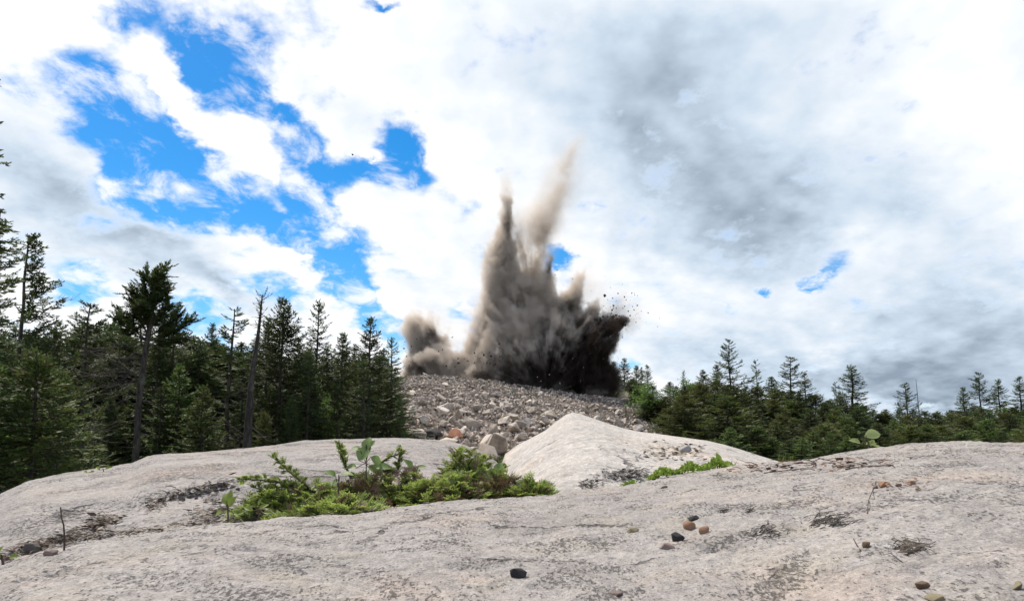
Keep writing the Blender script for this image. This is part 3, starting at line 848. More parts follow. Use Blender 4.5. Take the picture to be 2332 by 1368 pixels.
cl = ((1390, 885), (1440, 868), (1480, 876), (1560, 868), (1640, 866), (1700, 872), (1760, 884), (1850, 902), (1920, 905), (1990, 930), (2080, 930), (2150, 938), (2220, 928), (2332, 922), (2600, 915))
cx_, cy_ = zip(*cl)
ROW_EXTRA = 1.38
rows = ((46, 54, -4, 10, 40, 'back row'), (38, 46, 8, 36, 38, 'middle row'), (30, 38, 30, 75, 36, 'front row'))
for D0, D1, a, b, n, nm in rows:
    n0 = n
    for i in range(int(n*ROW_EXTRA)):
        px = 1395 + 1120*(i + rg.random()*.9)/n0
        D = rg.uniform(D0, D1)
        if px < 1530: D = max(D, 42 if px > 1450 else 58)
        if px > 1950: D *= 1.2
        top = np.interp(px, cx_, cy_) + rg.uniform(a, b)*(.55 if px > 1950 else 1)
        k = rg.choice(('dense1', 'dense2', 'young', 'olive', 'young2', 'dense3', 'olive'))
        lab = {'dense1': 'dark bushy spruce in the solid %s of the right wood', 'dense2': 'dark bushy spruce in the solid %s of the right wood', 'dense3': 'dark bushy spruce in the solid %s of the right wood',
               'young': 'green bushy fir in the solid %s of the right wood', 'young2': 'green bushy fir in the solid %s of the right wood', 'olive': 'olive brown bushy fir in the solid %s of the right wood'}[k] % nm
        place(k, px, top, D, lab, nm + ' of the right wood', 2.0 if k != 'olive' else 1.7)
for i in range(42):
    px = 1500 + 1000*(i + rg.random()*.9)/30
    place(rg.choice(('young', 'dense1', 'olive', 'young2')), px, np.interp(px, (1500, 1800, 2000, 2500), (955, 985, 975, 965)) + rg.uniform(-15, 20), rg.uniform(26, 33) if px > 1560 else 36, 'low bushy fir along the foot of the right wood', 'understorey firs of the right wood', 1.9)
for k, e in PROTO.items():
    if not e[2]:
        for ch in list(e[0].children): bpy.data.objects.remove(ch)
        bpy.data.objects.remove(e[0])
# ------------------------------------------------------------------ rubble heap: stones
def hull_rock(seed, n=16, flat=.75, bevel=.05):
    rg = random.Random(seed); bm = bmesh.new()
    for i in range(n):
        d = rv(rg).normalized()*rg.uniform(.8, 1.0)
        bm.verts.new((d.x*.55, d.y*.45, d.z*.45*flat))
    r_ = bmesh.ops.convex_hull(bm, input=bm.verts)
    bmesh.ops.delete(bm, geom=[v for v in r_['geom_interior'] if isinstance(v, bmesh.types.BMVert)], context='VERTS')
    bmesh.ops.dissolve_limit(bm, angle_limit=R(14), verts=bm.verts, edges=bm.edges)
    if bevel: bmesh.ops.bevel(bm, geom=list(bm.edges), offset=bevel, segments=1, affect='EDGES', clamp_overlap=True)
    bmesh.ops.triangulate(bm, faces=bm.faces)
    bmesh.ops.recalc_face_normals(bm, faces=bm.faces)
    return bm
def stone_mat(name, a, b, c2, rnd='obj', sc=1.0, bump=.05):
    m_, g = new_mat(name)
    P = g.n('ShaderNodeTexCoord').outputs['Object']
    if rnd == 'obj': rn = g.n('ShaderNodeObjectInfo').outputs['Random']
    else: rn = g.n('ShaderNodeNewGeometry').outputs['Random Per Island']
    off = g.vm('ADD', P, g.comb(g.mul(rn, 31.0), g.mul(rn, 17.0), 0.0))
    n = g.noise(off, 2.6*sc, 5, .6)
    c = g.mix(rn, a, b)
    c = g.mix(g.ramp(g.m('FRACT', g.mul(rn, 7.31)), .66, .95), c, c2)
    c = g.mix(g.ramp(n, .45, .68, 0, .5), c, (.10, .08, .07))
    c = g.mix(g.ramp(g.noise(off, 14*sc, 3, .6), .35, .7, .25, 0), c, (.06, .05, .045))
    finish(g, c, .92, g.noise(off, 7*sc, 5, .65), .6, bump, spec=.2)
    return m_
M_stone = stone_mat('broken_granite', (.66, .56, .465), (.39, .325, .265), (.74, .64, .545))
M_stone_s = stone_mat('small_broken_granite', (.66, .55, .455), (.31, .255, .205), (.73, .62, .52), 'isl', 2.0)
M_rust = stone_mat('rusty_stone', (.34, .15, .085), (.34, .15, .085), (.36, .18, .11))
M_dkst = stone_mat('dark_stone', (.075, .068, .066), (.075, .068, .066), (.09, .08, .075))
rock_me = []
for i in range(14):
    bm = hull_rock(100+i, 11 + i % 5, .7 + .06*(i % 5), .02)
    me = bpy.data.meshes.new('stone'); bm.to_mesh(me); bm.free(); me.materials.append(M_stone); rock_me.append(me)
rg = random.Random(17)
def hill_pt(px, r):
    th = ts(px, 1000)[0]; x, y = r*math.sin(th), r*math.cos(th)
    z = float(zh2(np.array(th), np.array(r)))
    return Vector((x, y, z))
cand = []
tries = 0
while len(cand) < 300 and tries < 20000:
    tries += 1
    px = rg.uniform(885, 1475); u = rg.random()**1.5
    r = 29.5 + u*(HILL_RC - 29.5)
    if px > 1330 and u < .25: continue
    base = .82*(1-u)**1.2 + .32
    sz = base*rg.choice((.45, .6, .7, .85, 1.0, 1.2, 1.35)) if u < .5 else base*rg.uniform(.6, 1.25)
    if px > 1280: sz *= .8
    p = hill_pt(px, r)
    if any((p-q).length < .40*(sz+s2) for q, s2 in cand): continue
    cand.append((p, sz))
for p, sz in cand:
    o = bpy.data.objects.new('stone', rg.choice(rock_me)); COL.objects.link(o)
    o.location = p + Vector((0, 0, sz*.22)); o.rotation_euler = (rg.uniform(-.8, .8), rg.uniform(-.8, .8), rg.uniform(0, 6.28))
    o.scale = (sz*rg.uniform(.9, 1.5), sz*rg.uniform(.8, 1.2), sz*rg.uniform(.7, 1.2))
    big = sz > .68
    tag(o, 'large angular pinkish grey boulder in the lower rubble heap' if big else 'broken pinkish grey stone on the slope of the rubble heap', 'rock',
        'large boulders of the rubble heap' if big else 'stones on the rubble heap')
for px, py, sz, m_, lab in ((1036, 997, 1.0, M_rust, 'rust orange stained boulder at the foot of the rubble heap'), (984, 992, .95, M_dkst, 'dark grey boulder left of the rust stained one at the heap foot'),
        (1122, 985, .9, M_stone, 'broad pale boulder at the heap foot, right of the rust stained one'), (1070, 972, 1.1, M_stone, 'leaning slab of stone just above the rust stained boulder'),
        (1252, 950, .95, M_stone, 'pale block on the heap touching the left edge of the peaked boulder')):
    th = ts(px, py)[0]; bb = ts(px, py)[1]
    r = min(np.linspace(28, 48, 200), key=lambda q: abs(float(zh2(np.array(th), np.array(q))) - EYE - bb*q))
    bm = hull_rock(int(px), 18, .8, .03)
    me = bpy.data.meshes.new('boulder'); bm.to_mesh(me); bm.free(); me.materials.append(m_)
    o = bpy.data.objects.new('boulder', me); COL.objects.link(o); o.location = hill_pt(px, r-.4) + Vector((0, 0, .25)); o.scale = (sz*1.25, sz, sz)
    o.rotation_euler = (rg.uniform(-.3, .3), rg.uniform(-.3, .3), rg.uniform(0, 6)); tag(o, lab, 'boulder')
# the small stones between: one mass
shapes = []
for i in range(10):
    bm = hull_rock(300+i, 9, .8, 0); bm.verts.ensure_lookup_table()
    shapes.append((np.array([v.co[:] for v in bm.verts]), np.array([[v.index for v in f.verts] for f in bm.faces]))); bm.free()
nr = np.random.RandomState(3)
V, F, off = [], [], 0
for i in range(9000):
    px = nr.uniform(870, 1500); u = nr.rand()**.75
    r = 28.2 + u*(HILL_RC + 3 - 28.2)
    sz = (.17 + .34*(1-u))*nr.uniform(.4, 1.3)
    if px > 1330: sz *= .75
    p = hill_pt(px, r); vs, fs = shapes[nr.randint(10)]
    a = Euler(nr.uniform(-3, 3, 3)).to_matrix()
    V.append((vs*nr.uniform(.7, 1.3, 3)*sz) @ np.array(a).T + np.array(p)); F.append(fs + off); off += len(vs)
tag(link_mesh('rubble', np.concatenate(V), np.concatenate(F), M_stone_s, smooth=False), 'countless small broken stones covering the rubble heap', 'rubble', kind='stuff')
# ------------------------------------------------------------------ the blast: dust cloud and flying clods
DD = 54.0; MPP = DD/FPX
def wpt(px, py, D=DD):
    dx, dy, dz = ray(px, py); return Vector((dx/dy*D, D, EYE + dz/dy*D))
DUST_O = wpt(1180, 860)
# px, py, half width, half height, tilt clockwise, depth, depth offset (m), weight, darkness
PUFF = [(1172,775,66,130,0,70,0,1.0), (1150,640,46,120,0,44,0,1.0), (1145,560,32,70,-4,30,0,.7), (1154,490,19,70,4,20,0,.95), (1212,640,40,110,5,44,.6,.95), (1236,535,17,60,8,20,.4,.6),
    (1112,690,24,90,4,36,-.6,.6), (1120,760,46,80,10,50,-.6,.8), (1272,700,50,66,8,60,.4,1.0), (1250,812,120,84,0,90,0,1.2), (1335,820,58,86,10,66,-.4,1.2), (1372,772,34,60,40,36,-.6,.95),
    (1408,738,18,50,50,20,-.8,.6), (1310,662,22,58,24,26,0,.7), (1329,632,9,40,46,10,0,.55), (1120,832,95,46,0,70,-1.2,1.0), (1035,838,66,32,8,56,-1.0,.9), (985,825,46,24,-15,40,-1.4,.7), (948,838,34,38,-8,40,0,1.0),
    (962,772,46,64,-4,42,.3,1.0), (990,795,44,44,10,40,0,.9), (940,738,28,30,0,26,0,.55), (1016,770,18,34,20,20,0,.5), (1075,780,30,50,10,36,0,.5),
    (1258,600,10,44,12,12,0,.5), (1190,545,11,44,0,14,.5,.6), (1255,640,24,54,10,26,0,.65), (1345,715,26,40,30,26,0,.7), (1300,760,60,60,0,60,0,.8)]
PUFF += [(955,868,56,34,0,40,0,1.0), (1050,868,100,24,3,56,0,1.0), (1180,880,110,40,6,70,0,1.1), (1310,900,100,44,8,70,0,1.2), (1380,872,26,46,0,40,-.4,1.0)]
FAINT = [(1180,868,210,22,3,60,-1.5,.5), (1262,445,46,125,22,36,0,1.15), (1296,372,24,78,22,18,0,1.5), (1313,338,10,40,22,8,0,1.2), (1232,520,50,90,14,40,0,1.1), (1150,450,16,66,2,16,0,1.3), (955,745,50,60,0,40,0,.35), (1010,775,50,56,10,40,0,.3), (1085,740,40,100,5,46,0,.3), (1335,660,50,64,25,40,0,.35), (1415,715,50,62,45,30,0,.8), (1180,560,70,110,0,44,0,.5)]
DARK = [(1385,880,40,50,0,1.0), (1262,852,205,82,0,2.2), (1350,800,95,130,18,1.7), (1250,760,60,60,0,.55), (1300,690,50,60,10,.6), (1162,510,18,80,2,.8), (1205,570,16,70,0,.45), (950,845,60,45,0,.9), (985,785,46,46,0,.7), (962,770,34,40,0,.4), (1185,650,18,120,3,.3), (1410,735,60,60,0,1.2), (1110,858,80,20,0,.8), (1256,620,14,60,8,.5)]
def build_dust():
    bm = bmesh.new()
    def loc(px, py, off=0): v = wpt(px, py) - DUST_O; return (v.x, v.y + off, v.z)
    for px, py, rx, rz, tl, ry, oy, w in PUFF + FAINT:
        M = Matrix.Translation(loc(px, py, oy)) @ Euler((0, R(tl), 0)).to_matrix().to_4x4() @ Matrix.Diagonal((rx*MPP*1.5+.25, ry*MPP*1.5+.25, rz*MPP*1.45+.25, 1))
        bmesh.ops.create_icosphere(bm, subdivisions=3, radius=1.0, matrix=M)
    me = bpy.data.meshes.new('dust_cloud'); bm.to_mesh(me); bm.free()
    o = bpy.data.objects.new('dust_cloud', me); COL.objects.link(o); o.location = DUST_O
    rm = o.modifiers.new('skin', 'REMESH'); rm.mode = 'VOXEL'; rm.voxel_size = .35
    m_, g = new_mat('blast_dust')
    P = g.n('ShaderNodeTexCoord').outputs['Object']
    x, y, z = g.sep(P)
    # the dust is thrown up and outward: noise stretched along the throw
    S = g.comb(g.m('DIVIDE', x, g.mad(g.m('MAXIMUM', z, 0.0), .035, 1.0)), y, g.mul(z, .62))
    wv = g.vm('SCALE', g.vm('SUBTRACT', g.noise(S, .48, 5, .62, color=True), (.5, .5, .5)), scale=2.2)
    W = g.vm('ADD', P, wv)
    F = None
    for px, py, rx, rz, tl, ry, oy, w in PUFF:
        b = g.blob(W, loc(px, py, oy), (0, R(tl), 0), (rx*MPP*1.6, ry*MPP*1.6, rz*MPP*1.6))
        F = g.mul(b, w) if F is None else g.mad(b, w, F)
    Ft = None
    for px, py, rx, rz, tl, ry, oy, w in FAINT:
        b = g.blob(W, loc(px, py, oy), (0, R(tl), 0), (rx*MPP*1.5, ry*MPP*1.5, rz*MPP*1.5))
        Ft = g.mul(b, w) if Ft is None else g.mad(b, w, Ft)
    Dk = None
    for px, py, rx, rz, tl, w in DARK:
        b = g.blob(W, loc(px, py), (0, R(tl), 0), (rx*MPP*1.4, 8.0, rz*MPP*1.4))
        Dk = g.mul(b, w) if Dk is None else g.mad(b, w, Dk)
    n = g.noise(g.vm('ADD', S, g.vm('SCALE', wv, scale=.45)), .70, 10, .70)
    # jets: streaks running outward from the blast
    cx, cz = loc(1240, 900)[0], loc(1240, 900)[2]
    jx, jz = g.sub(x, cx), g.sub(z, cz)
    ang = g.m('ARCTAN2', jx, jz)
    rad = g.m('SQRT', g.add(g.mul(jx, jx), g.mul(jz, jz)))
    jet = g.noise(g.comb(g.mul(ang, 6.5), g.mul(rad, .16), g.mul(y, .22)), 1.0, 5, .6, dist=.6)
    edge = g.ramp(F, .15, 1.2, 1.0, .6)
    f = g.mad(g.mul(g.sub(n, .5), edge), 2.8, g.sub(F, .21))
    f = g.mad(g.mul(g.sub(jet, .5), edge), .65, f)
    f = g.mul(f, g.ramp(F, .02, .12))
    dens = g.ramp(f, 0.0, .22)
    dens = g.mul(g.mul(dens, g.ramp(F, .1, .8, 1.25, 3.4)), g.mad(Dk, 1.1, 1.0))
    fa = g.mul(g.mul(Ft, g.ramp(n, .30, .62)), g.ramp(jet, .25, .6, .4, 1.0))
    dens = g.mad(fa, 1.9, dens)
    jet2 = g.noise(g.comb(g.mul(ang, 10.0), g.mul(rad, .40), g.mul(y, .4)), 1.0, 5, .65, dist=1.6)
    n5 = g.noise(g.vm('ADD', W, (3.1, 7.7, 1.9)), .75, 5, .66)
    t = g.ramp(g.add(Dk, g.add(g.mul(g.sub(n5, .5), 1.9), g.mul(g.sub(jet2, .5), .7))), .14, .92)
    col = g.mix(t, (.89, .79, .69), (.105, .078, .064))
    v = g.n('ShaderNodeVolumePrincipled'); g.link(col, v.inputs['Color']); g.link(dens, v.inputs['Density'])
    v.inputs['Anisotropy'].default_value = .15
    out = g.n('ShaderNodeOutputMaterial'); g.link(v.outputs[0], out.inputs['Volume'])
    me.materials.append(m_)
    tag(o, 'tall brown and black cloud of dust thrown up behind the rubble heap', 'dust cloud', kind='stuff')
build_dust()

M_clod = stone_mat('dark_clod', (.035, .028, .025), (.055, .045, .04), (.03, .025, .022))
M_chip = stone_mat('pale_chip', (.42, .35, .30), (.5, .42, .36), (.36, .3, .26))
clod_me = []
for k in range(6):
    bm = hull_rock(500+k, 13, .8, .04); me = bpy.data.meshes.new('clod'); bm.to_mesh(me); bm.free(); me.materials.append(M_clod); clod_me.append(me)
chip_me = []
for k in range(3):
    bm = hull_rock(520+k, 11, .7, .04); me = bpy.data.meshes.new('stone_chip'); bm.to_mesh(me); bm.free(); me.materials.append(M_chip); chip_me.append(me)
rg = random.Random(41)
def fly(px, py, spx, lab, grp=None, D=None, mes=None, nm='clod', cat='clod'):
    o = bpy.data.objects.new(nm, rg.choice(mes or clod_me)); COL.objects.link(o)
    D = D or DD + rg.uniform(-4, 2); o.location = wpt(px, py, D); s = spx*D/FPX
    o.scale = (s*rg.uniform(.9, 1.2), s, s*rg.uniform(.9, 1.3)); o.rotation_euler = (rg.uniform(0, 6), rg.uniform(0, 6), rg.uniform(0, 6))
    tag(o, lab, cat, grp)
for px, py, s, lab in ((1377, 673, 9, 'lone round black clod flying highest above the right spray'), (1368, 727, 10, 'biggest black clod in the middle of the right spray'), (1396, 722, 10, 'second big black clod, right of the biggest in the spray'),
        (1394, 706, 7, 'dark clod above the two biggest ones of the spray'), (1358, 736, 13, 'flat dark lump just left of the biggest clod'), (1422, 676, 5, 'small dark clod far up right of the highest one'), (1397, 764, 6, 'dark clod below the spray beside the black edge'),
        (1476, 712, 4, 'farthest clod thrown out to the right, alone in the sky'), (1137, 783, 7, 'dark clod before the brown dust, above the clod cluster'), (1118, 812, 9, 'largest clod of the cluster before the brown dust'), (1102, 808, 7, 'clod at the left end of the cluster before the brown dust'),
        (803, 352, 6, 'tiny dark fragment alone in the blue gap of the sky'), (1016, 833, 5, 'dark clod at the foot of the small left puff'), (1030, 768, 5, 'dark clod right of the small left puff'), (920, 793, 6, 'dark clod at the outer left side of the small puff')):
    fly(px, py, s, lab, D=48.5 if 'brown' in lab or 'foot' in lab else None)
for i in range(115):
    t = rg.random(); a = rg.gauss(0, 1)
    px = 1345 + 95*t + a*16; py = 780 - 85*t + rg.gauss(0, 26)*(.5 + .6*t)
    fly(px, py, rg.choice((2.2, 2.8, 3.4, 4, 5, 6.5)), 'small black clod among the spray off the right edge of the dust', 'clods sprayed off the right edge of the dust')
for i in range(55):
    t = rg.random(); a = rg.uniform(-.5, 1.25); q = 90 + 150*t
    fly(1290 + q*math.sin(a)*1.05, 800 - q*math.cos(a)*.8, rg.choice((1.8, 2.2, 2.6, 3.2)), 'tiny dark fragment thrown up around the right side of the dust', 'tiny fragments around the right side of the dust')
for i in range(26):
    fly(rg.gauss(1105, 45), rg.gauss(818, 16), rg.choice((3, 4, 5, 6)), 'small dark clod in front of the brown dust over the heap', 'clods in front of the brown dust', D=rg.uniform(47.5, 49.5))
for i in range(12):
    fly(rg.gauss(940, 24), rg.gauss(815, 30), rg.choice((3, 3.5, 4.5)), 'small dark clod around the small left puff', 'clods around the small left puff', D=rg.uniform(49, 52))
for i in range(16):
    fly(rg.uniform(1180, 1380), rg.uniform(790, 880), rg.choice((2, 2.5, 3, 4)), 'pale stone chip against the blackest part of the dust', 'pale chips in front of the black dust', D=rg.uniform(48.2, 50), mes=chip_me, nm='stone_chip', cat='stone chip')
# ------------------------------------------------------------------ low plants in the joint between the rocks
def leaf_mat(name, a, b, c2, trans=.42, rough=.5):
    m_, g = new_mat(name)
    rn = g.n('ShaderNodeNewGeometry').outputs['Random Per Island']
    P = g.n('ShaderNodeTexCoord').outputs['Object']
    n = g.noise(P, 9, 4, .6)
    c = g.mix(g.ramp(g.add(g.mul(rn, .7), g.mul(g.sub(n, .35), 1.0)), .1, .9, smooth=False), a, b)
    c = g.mix(g.ramp(g.m('FRACT', g.mul(rn, 5.7)), .88, .93), c, c2)
    finish(g, c, rough, spec=.3, trans=trans)
    return m_
M_tip = leaf_mat('fir_new_growth', (.24, .34, .065), (.42, .51, .13), (.42, .38, .14))
M_fir = leaf_mat('fir_old_growth', (.12, .18, .045), (.26, .33, .08), (.27, .19, .09))
M_brown = leaf_mat('fir_dead_needles', (.13, .085, .055), (.27, .17, .105), (.14, .13, .05), .15)
M_leaf = leaf_mat('seedling_leaves', (.15, .22, .065), (.25, .33, .12), (.32, .38, .18), .4)
M_sprout = leaf_mat('yellow_green_sprout', (.14, .20, .035), (.27, .32, .07), (.16, .13, .05), .35)
M_moss = leaf_mat('moss_cushion', (.16, .26, .03), (.32, .43, .07), (.28, .28, .08), .3)
M_stem = bark_mat('brown_stem', (.07, .05, .038), (.17, .125, .095), 2.0)
M_litter = leaf_mat('dry_litter', (.06, .046, .037), (.19, .145, .11), (.32, .26, .20), .05, .9)
M_lichen_shade = leaf_mat('black_lichen_hole_shade', (.038, .034, .031), (.085, .072, .062), (.14, .115, .095), .0, .9)  # for real lichen, and for the shade imitated in the boulder's hole
def sprig(ac, rg, p, d, L, mat=0, stem=None, nl=.013, nw=.0020, tipmat=None):
    """fir twig: two flat ranks of needles, with side twigs"""
    d = d.normalized(); side = d.cross(Vector((0, 0, 1)) + rv(rg, .35)); side.normalize(); up = side.cross(d)
    def rank(b, dd, ll, m_):
        s2 = dd.cross(up); s2.normalize(); n = max(4, int(ll/.0048))
        if stem is not None: stem.tube([b, b + dd*ll], [.0016, .0008], 3, 0, cap=False)
        for i in range(n):
            t = (i+.5)/n; q = b + dd*(ll*t); l = nl*(1-.45*t)*rg.uniform(.75, 1.15)
            for sg in (-1, 1):
                nd = (s2*sg*1.0 + dd*rg.uniform(.35, .8) + up*rg.uniform(-.1, .45)).normalized()
                w = nd.cross(up + rv(rg, .4)).normalized()*nw
                ac.spray(q, q + nd*l, w, m_ if (tipmat is None or t < .55) else tipmat)
        e = b + dd*ll; ac.spray(e, e + dd*nl*.8, s2*nw, m_ if tipmat is None else tipmat)
    rank(p, d, L, mat)
    for q in (.25, .5, .72):
        for sg in (-1, 1):
            if rg.random() < .75:
                dd = (d*.75 + side*sg*rg.uniform(.55, .9) + up*rg.uniform(-.1, .25)).normalized()
                rank(p + d*L*q, dd, L*(.62-.4*q)*rg.uniform(.8, 1.2), mat if tipmat is None else mat)
def fir_mat_shrub(px, py, r, hw, h, depth, n, nb, label, seed, arms=(), greens=(.72, .28)):
    """low spreading fir: px,py = foot seen in the photo, r = distance, hw/h in photo pixels"""
    rg = random.Random(seed); th = ts(px, py)[0]
    o = Vector((r*math.sin(th), r*math.cos(th), 0)); o.z = zs(o.x, o.y) - .01
    root = empty('fir_shrub', o); k = r/FPX; W = hw*k; Hh = h*k*1.38; n = int(n*1.9); nb = int(nb*1.5)
    gr, br, st = Acc(), Acc(), Acc()
    def surf_pt():
        a = rg.uniform(0, 6.283); q = math.sqrt(rg.random())
        x, y = math.cos(a)*q*W, math.sin(a)*q*depth
        top = Hh*(1-q**2.2)*(.72 + .55*float(fbm(x*9+seed, y*9, .5, 2)) + .12)
        zb = zs(o.x+x, o.y+y) - o.z
        return Vector((x, y, zb)), top, Vector((math.cos(a)*q, math.sin(a)*q*.8, .45))
    for i in range(n):
        b, top, out = surf_pt(); p = b + Vector((0, 0, max(.004, top*rg.uniform(.45, 1.0))))
        d = out + rv(rg, .7); d.z = abs(d.z)*.5 + rg.uniform(-.15, .35)
        new = rg.random() < greens[0]
        sprig(gr, rg, p, d, rg.uniform(.026, .055), 1, st if i % 3 == 0 else None, tipmat=0 if new else None)
    for i in range(nb):
        b, top, out = surf_pt(); p = b + Vector((0, 0, max(0, top*rg.uniform(.15, .97))))
        d = out + rv(rg, .9)
        sprig(br, rg, p, d, rg.uniform(.03, .06), 0, None, nl=.011)
    for i in range(int(26 + nb*.25)):
        b, top, out = surf_pt(); a = Vector((b.x*.25, b.y*.25, 0))
        m_ = a.lerp(b, .6) + Vector((rg.uniform(-.02, .02), 0, top*.5))
        st.tube([a, m_, b + Vector((0, 0, top*rg.uniform(.5, .95)))], [.004, .003, .0012], 4, 0)
    for pts in arms:      # long single shoots: photo pixels and distance
        w = []
        for (ax, ay) in pts:
            dx, dy, dz = ray(ax, ay); q = r/math.hypot(dx, dy); w.append(Vector((dx*q, dy*q, EYE + dz*q)) - o)
        st.tube(w, [.005*(1-i/(len(w)+.3)) for i in range(len(w))], 5, 0)
        for i in range(len(w)-1):
            L = (w[i+1]-w[i]).length; nn = max(3, int(L/.011)); d = (w[i+1]-w[i]).normalized()
            for j in range(nn):
                p = w[i].lerp(w[i+1], j/nn)
                for _ in range(2):
                    sprig(gr, rg, p, d*.8 + rv(rg, .9), rg.uniform(.012, .030), 1, None, nl=.011, tipmat=0 if rg.random() < .6 else None)
    gr.build('foliage', [M_tip, M_fir], root); br.build('dead_foliage', [M_brown], root); st.build('stem', [M_stem], root, True)
    return tag(root, label, 'shrub', 'low firs in the joint between the rocks')
def leaf(ac, b, d, L, W, up, mat=0, curl=.38):
    d = d.normalized(); s = d.cross(up).normalized(); n = s.cross(d)
    prof = ((0, .05), (.15, .55), (.35, .95), (.55, 1.0), (.75, .75), (.9, .38), (1, .0))
    i0 = len(ac.v)
    for t, w in prof:
        c = b + d*L*t - n*curl*L*t*t
        ac.v.extend((c + s*w*W*.5 + n*W*.22*w, c, c - s*w*W*.5 + n*W*.22*w))
    for k in range(len(prof)-1):
        a = i0+3*k
        ac.f += [(a, a+1, a+4, a+3), (a+1, a+2, a+5, a+4)]; ac.m += [mat, mat]
def seedling(px, py, r, leaves, stem_top, label, name='seedling', mat=None, seed=1, cat='plant'):
    """leaves: (px, py, length px, width px, heading in picture degrees, tilt)"""
    rg = random.Random(seed); th = ts(px, py)[0]; o = Vector((r*math.sin(th), r*math.cos(th), 0)); o.z = zs(o.x, o.y)
    root = empty(name, o); k = r/FPX; st = Acc()
    def w(ax, ay): dx, dy, dz = ray(ax, ay); q = r/math.hypot(dx, dy); return Vector((dx*q, dy*q, EYE + dz*q)) - o
    tip = w(*stem_top); st.tube([Vector((0, 0, -.01)), tip*.5 + Vector((.003, 0, 0)), tip], [.0028, .0022, .0014], 5)
    for (lx, ly, L, W, hd, tl) in leaves:
        b = w(lx, ly) + Vector((0, rg.uniform(-.015, .015), 0)); h = R(hd)
        d = Vector((math.cos(h), rg.uniform(-.3, .3), math.sin(h)))
        st.tube([tip*.75, b], [.0014, .001], 4)
        lf = Acc(); leaf(lf, b, d, L*k*.8, W*k*.72, Vector((rg.uniform(-.2, .2), -math.cos(R(tl)), math.sin(R(tl)))))
        lf.build('leaf', [mat or M_leaf], root, True)
    st.build('stem', [M_stem], root, True)
    return tag(root, label, cat)

fir_mat_shrub(690, 1130, 2.30, 135, 62, .13, 210, 40, 'green low fir with a long flat branch pointing left and an upright shoot', 51, arms=(((700, 1125), (640, 1098), (590, 1092), (540, 1090)), ((705, 1110), (665, 1078), (640, 1055), (620, 1040)), ((720, 1120), (680, 1110), (610, 1118), (575, 1108))))
fir_mat_shrub(880, 1118, 2.40, 150, 84, .15, 150, 260, 'brown and olive half-dead fir mat in the middle of the shrub patch', 52, arms=(((800, 1090), (782, 1050), (776, 1025), (771, 1006)), ((860, 1060), (885, 1040), (905, 1035)), ((905, 1070), (910, 1040), (915, 1020))), greens=(.5, .5))
fir_mat_shrub(1072, 1100, 2.55, 92, 122, .13, 330, 70, 'tallest bright green fir bush, right end of the shrub patch', 53, arms=(((1120, 1100), (1140, 1070), (1152, 1062)),))
fir_mat_shrub(985, 1128, 2.30, 120, 58, .10, 150, 80, 'low bright fir sprays in front, below the tallest bush', 54)
fir_mat_shrub(1130, 1118, 2.35, 70, 40, .08, 45, 70, 'grey brown twiggy low fir under the right bush', 55, greens=(.3, .7))
fir_mat_shrub(1205, 1118, 2.30, 48, 30, .06, 70, 6, 'small green fir tuft at the far right end of the shrub patch', 56)
fir_mat_shrub(760, 1158, 2.05, 110, 26, .07, 70, 25, 'lowest green fir fringe along the edge of the front rock', 57)
seedling(832, 1075, 2.36, [(818, 1048, 50, 42, 60, 25), (834, 1026, 40, 36, 85, 20), (846, 1040, 36, 30, -30, 40), (822, 1026, 34, 20, 150, 50), (836, 1062, 48, 34, -20, 45), (858, 1066, 44, 30, 15, 50), (812, 1064, 36, 26, 170, 50), (845, 1016, 22, 14, 60, 30)], (834, 1012),
         'broad-leaved seedling with a few large round leaves sticking out of the shrub patch', seed=3)
seedling(770, 1110, 2.22, [(766, 1085, 34, 26, 140, 60), (776, 1082, 38, 28, 20, 70), (770, 1094, 30, 22, 200, 50)], (771, 1080), 'small seedling with pale shining leaves between green and brown firs', seed=4)
seedling(1122, 1085, 2.4, [(1118, 1092, 42, 34, -40, 30), (1130, 1080, 38, 30, 70, 30), (1138, 1090, 36, 28, 10, 40)], (1124, 1072), 'seedling with round dark leaves at the right side of the tallest bush', seed=5)
seedling(940, 1085, 2.42, [(950, 1070, 30, 22, 40, 50), (938, 1066, 32, 24, 120, 60)], (942, 1064), 'small seedling with pale leaf behind the half-dead fir mat', seed=8)
seedling(518, 1178, 1.9, [(512, 1150, 34, 24, 100, 40), (524, 1152, 30, 22, 60, 30), (508, 1165, 28, 20, 190, 40), (528, 1168, 26, 18, 0, 40), (520, 1140, 26, 18, 85, 20), (535, 1172, 22, 16, 30, 40)], (517, 1140), 'yellow green leafy sprout at the left end of the shrub patch', mat=M_sprout, seed=6)
seedling(585, 1176, 1.95, [(578, 1162, 24, 14, 150, 40), (594, 1158, 26, 14, 40, 40), (604, 1166, 22, 14, 10, 40), (590, 1150, 18, 10, 80, 40)], (590, 1148), 'little yellowish sprout between leafy sprout and green fir', mat=M_sprout, seed=7)
seedling(1978, 1019, 2.22, [(1968, 994, 46, 30, 18, 25), (1964, 1010, 30, 20, 150, 45), (1990, 1014, 34, 16, -8, 60), (1972, 1012, 26, 18, 20, 50), (1984, 1016, 22, 14, 60, 40)], (1972, 992), 'lone seedling with one big pale leaf on the crest of the front rock', seed=9, mat=leaf_mat('pale_leaf', (.27, .33, .12), (.40, .46, .20), (.4, .45, .25), .5))
seedling(1635, 1068, 2.25, [(1625, 1062, 40, 20, 170, 50), (1645, 1060, 36, 22, 20, 50), (1640, 1056, 30, 18, 100, 40), (1660, 1062, 30, 16, -5, 60)], (1640, 1054), 'flat-leaved green plant at the right end of the moss strip', seed=10, mat=M_moss)
seedling(235, 1078, 4.3, [(228, 1070, 14, 10, 140, 40), (240, 1068, 16, 10, 30, 40)], (234, 1066), 'tiny yellow seedling on the left skyline of the slab, the larger one', mat=M_sprout, seed=11)
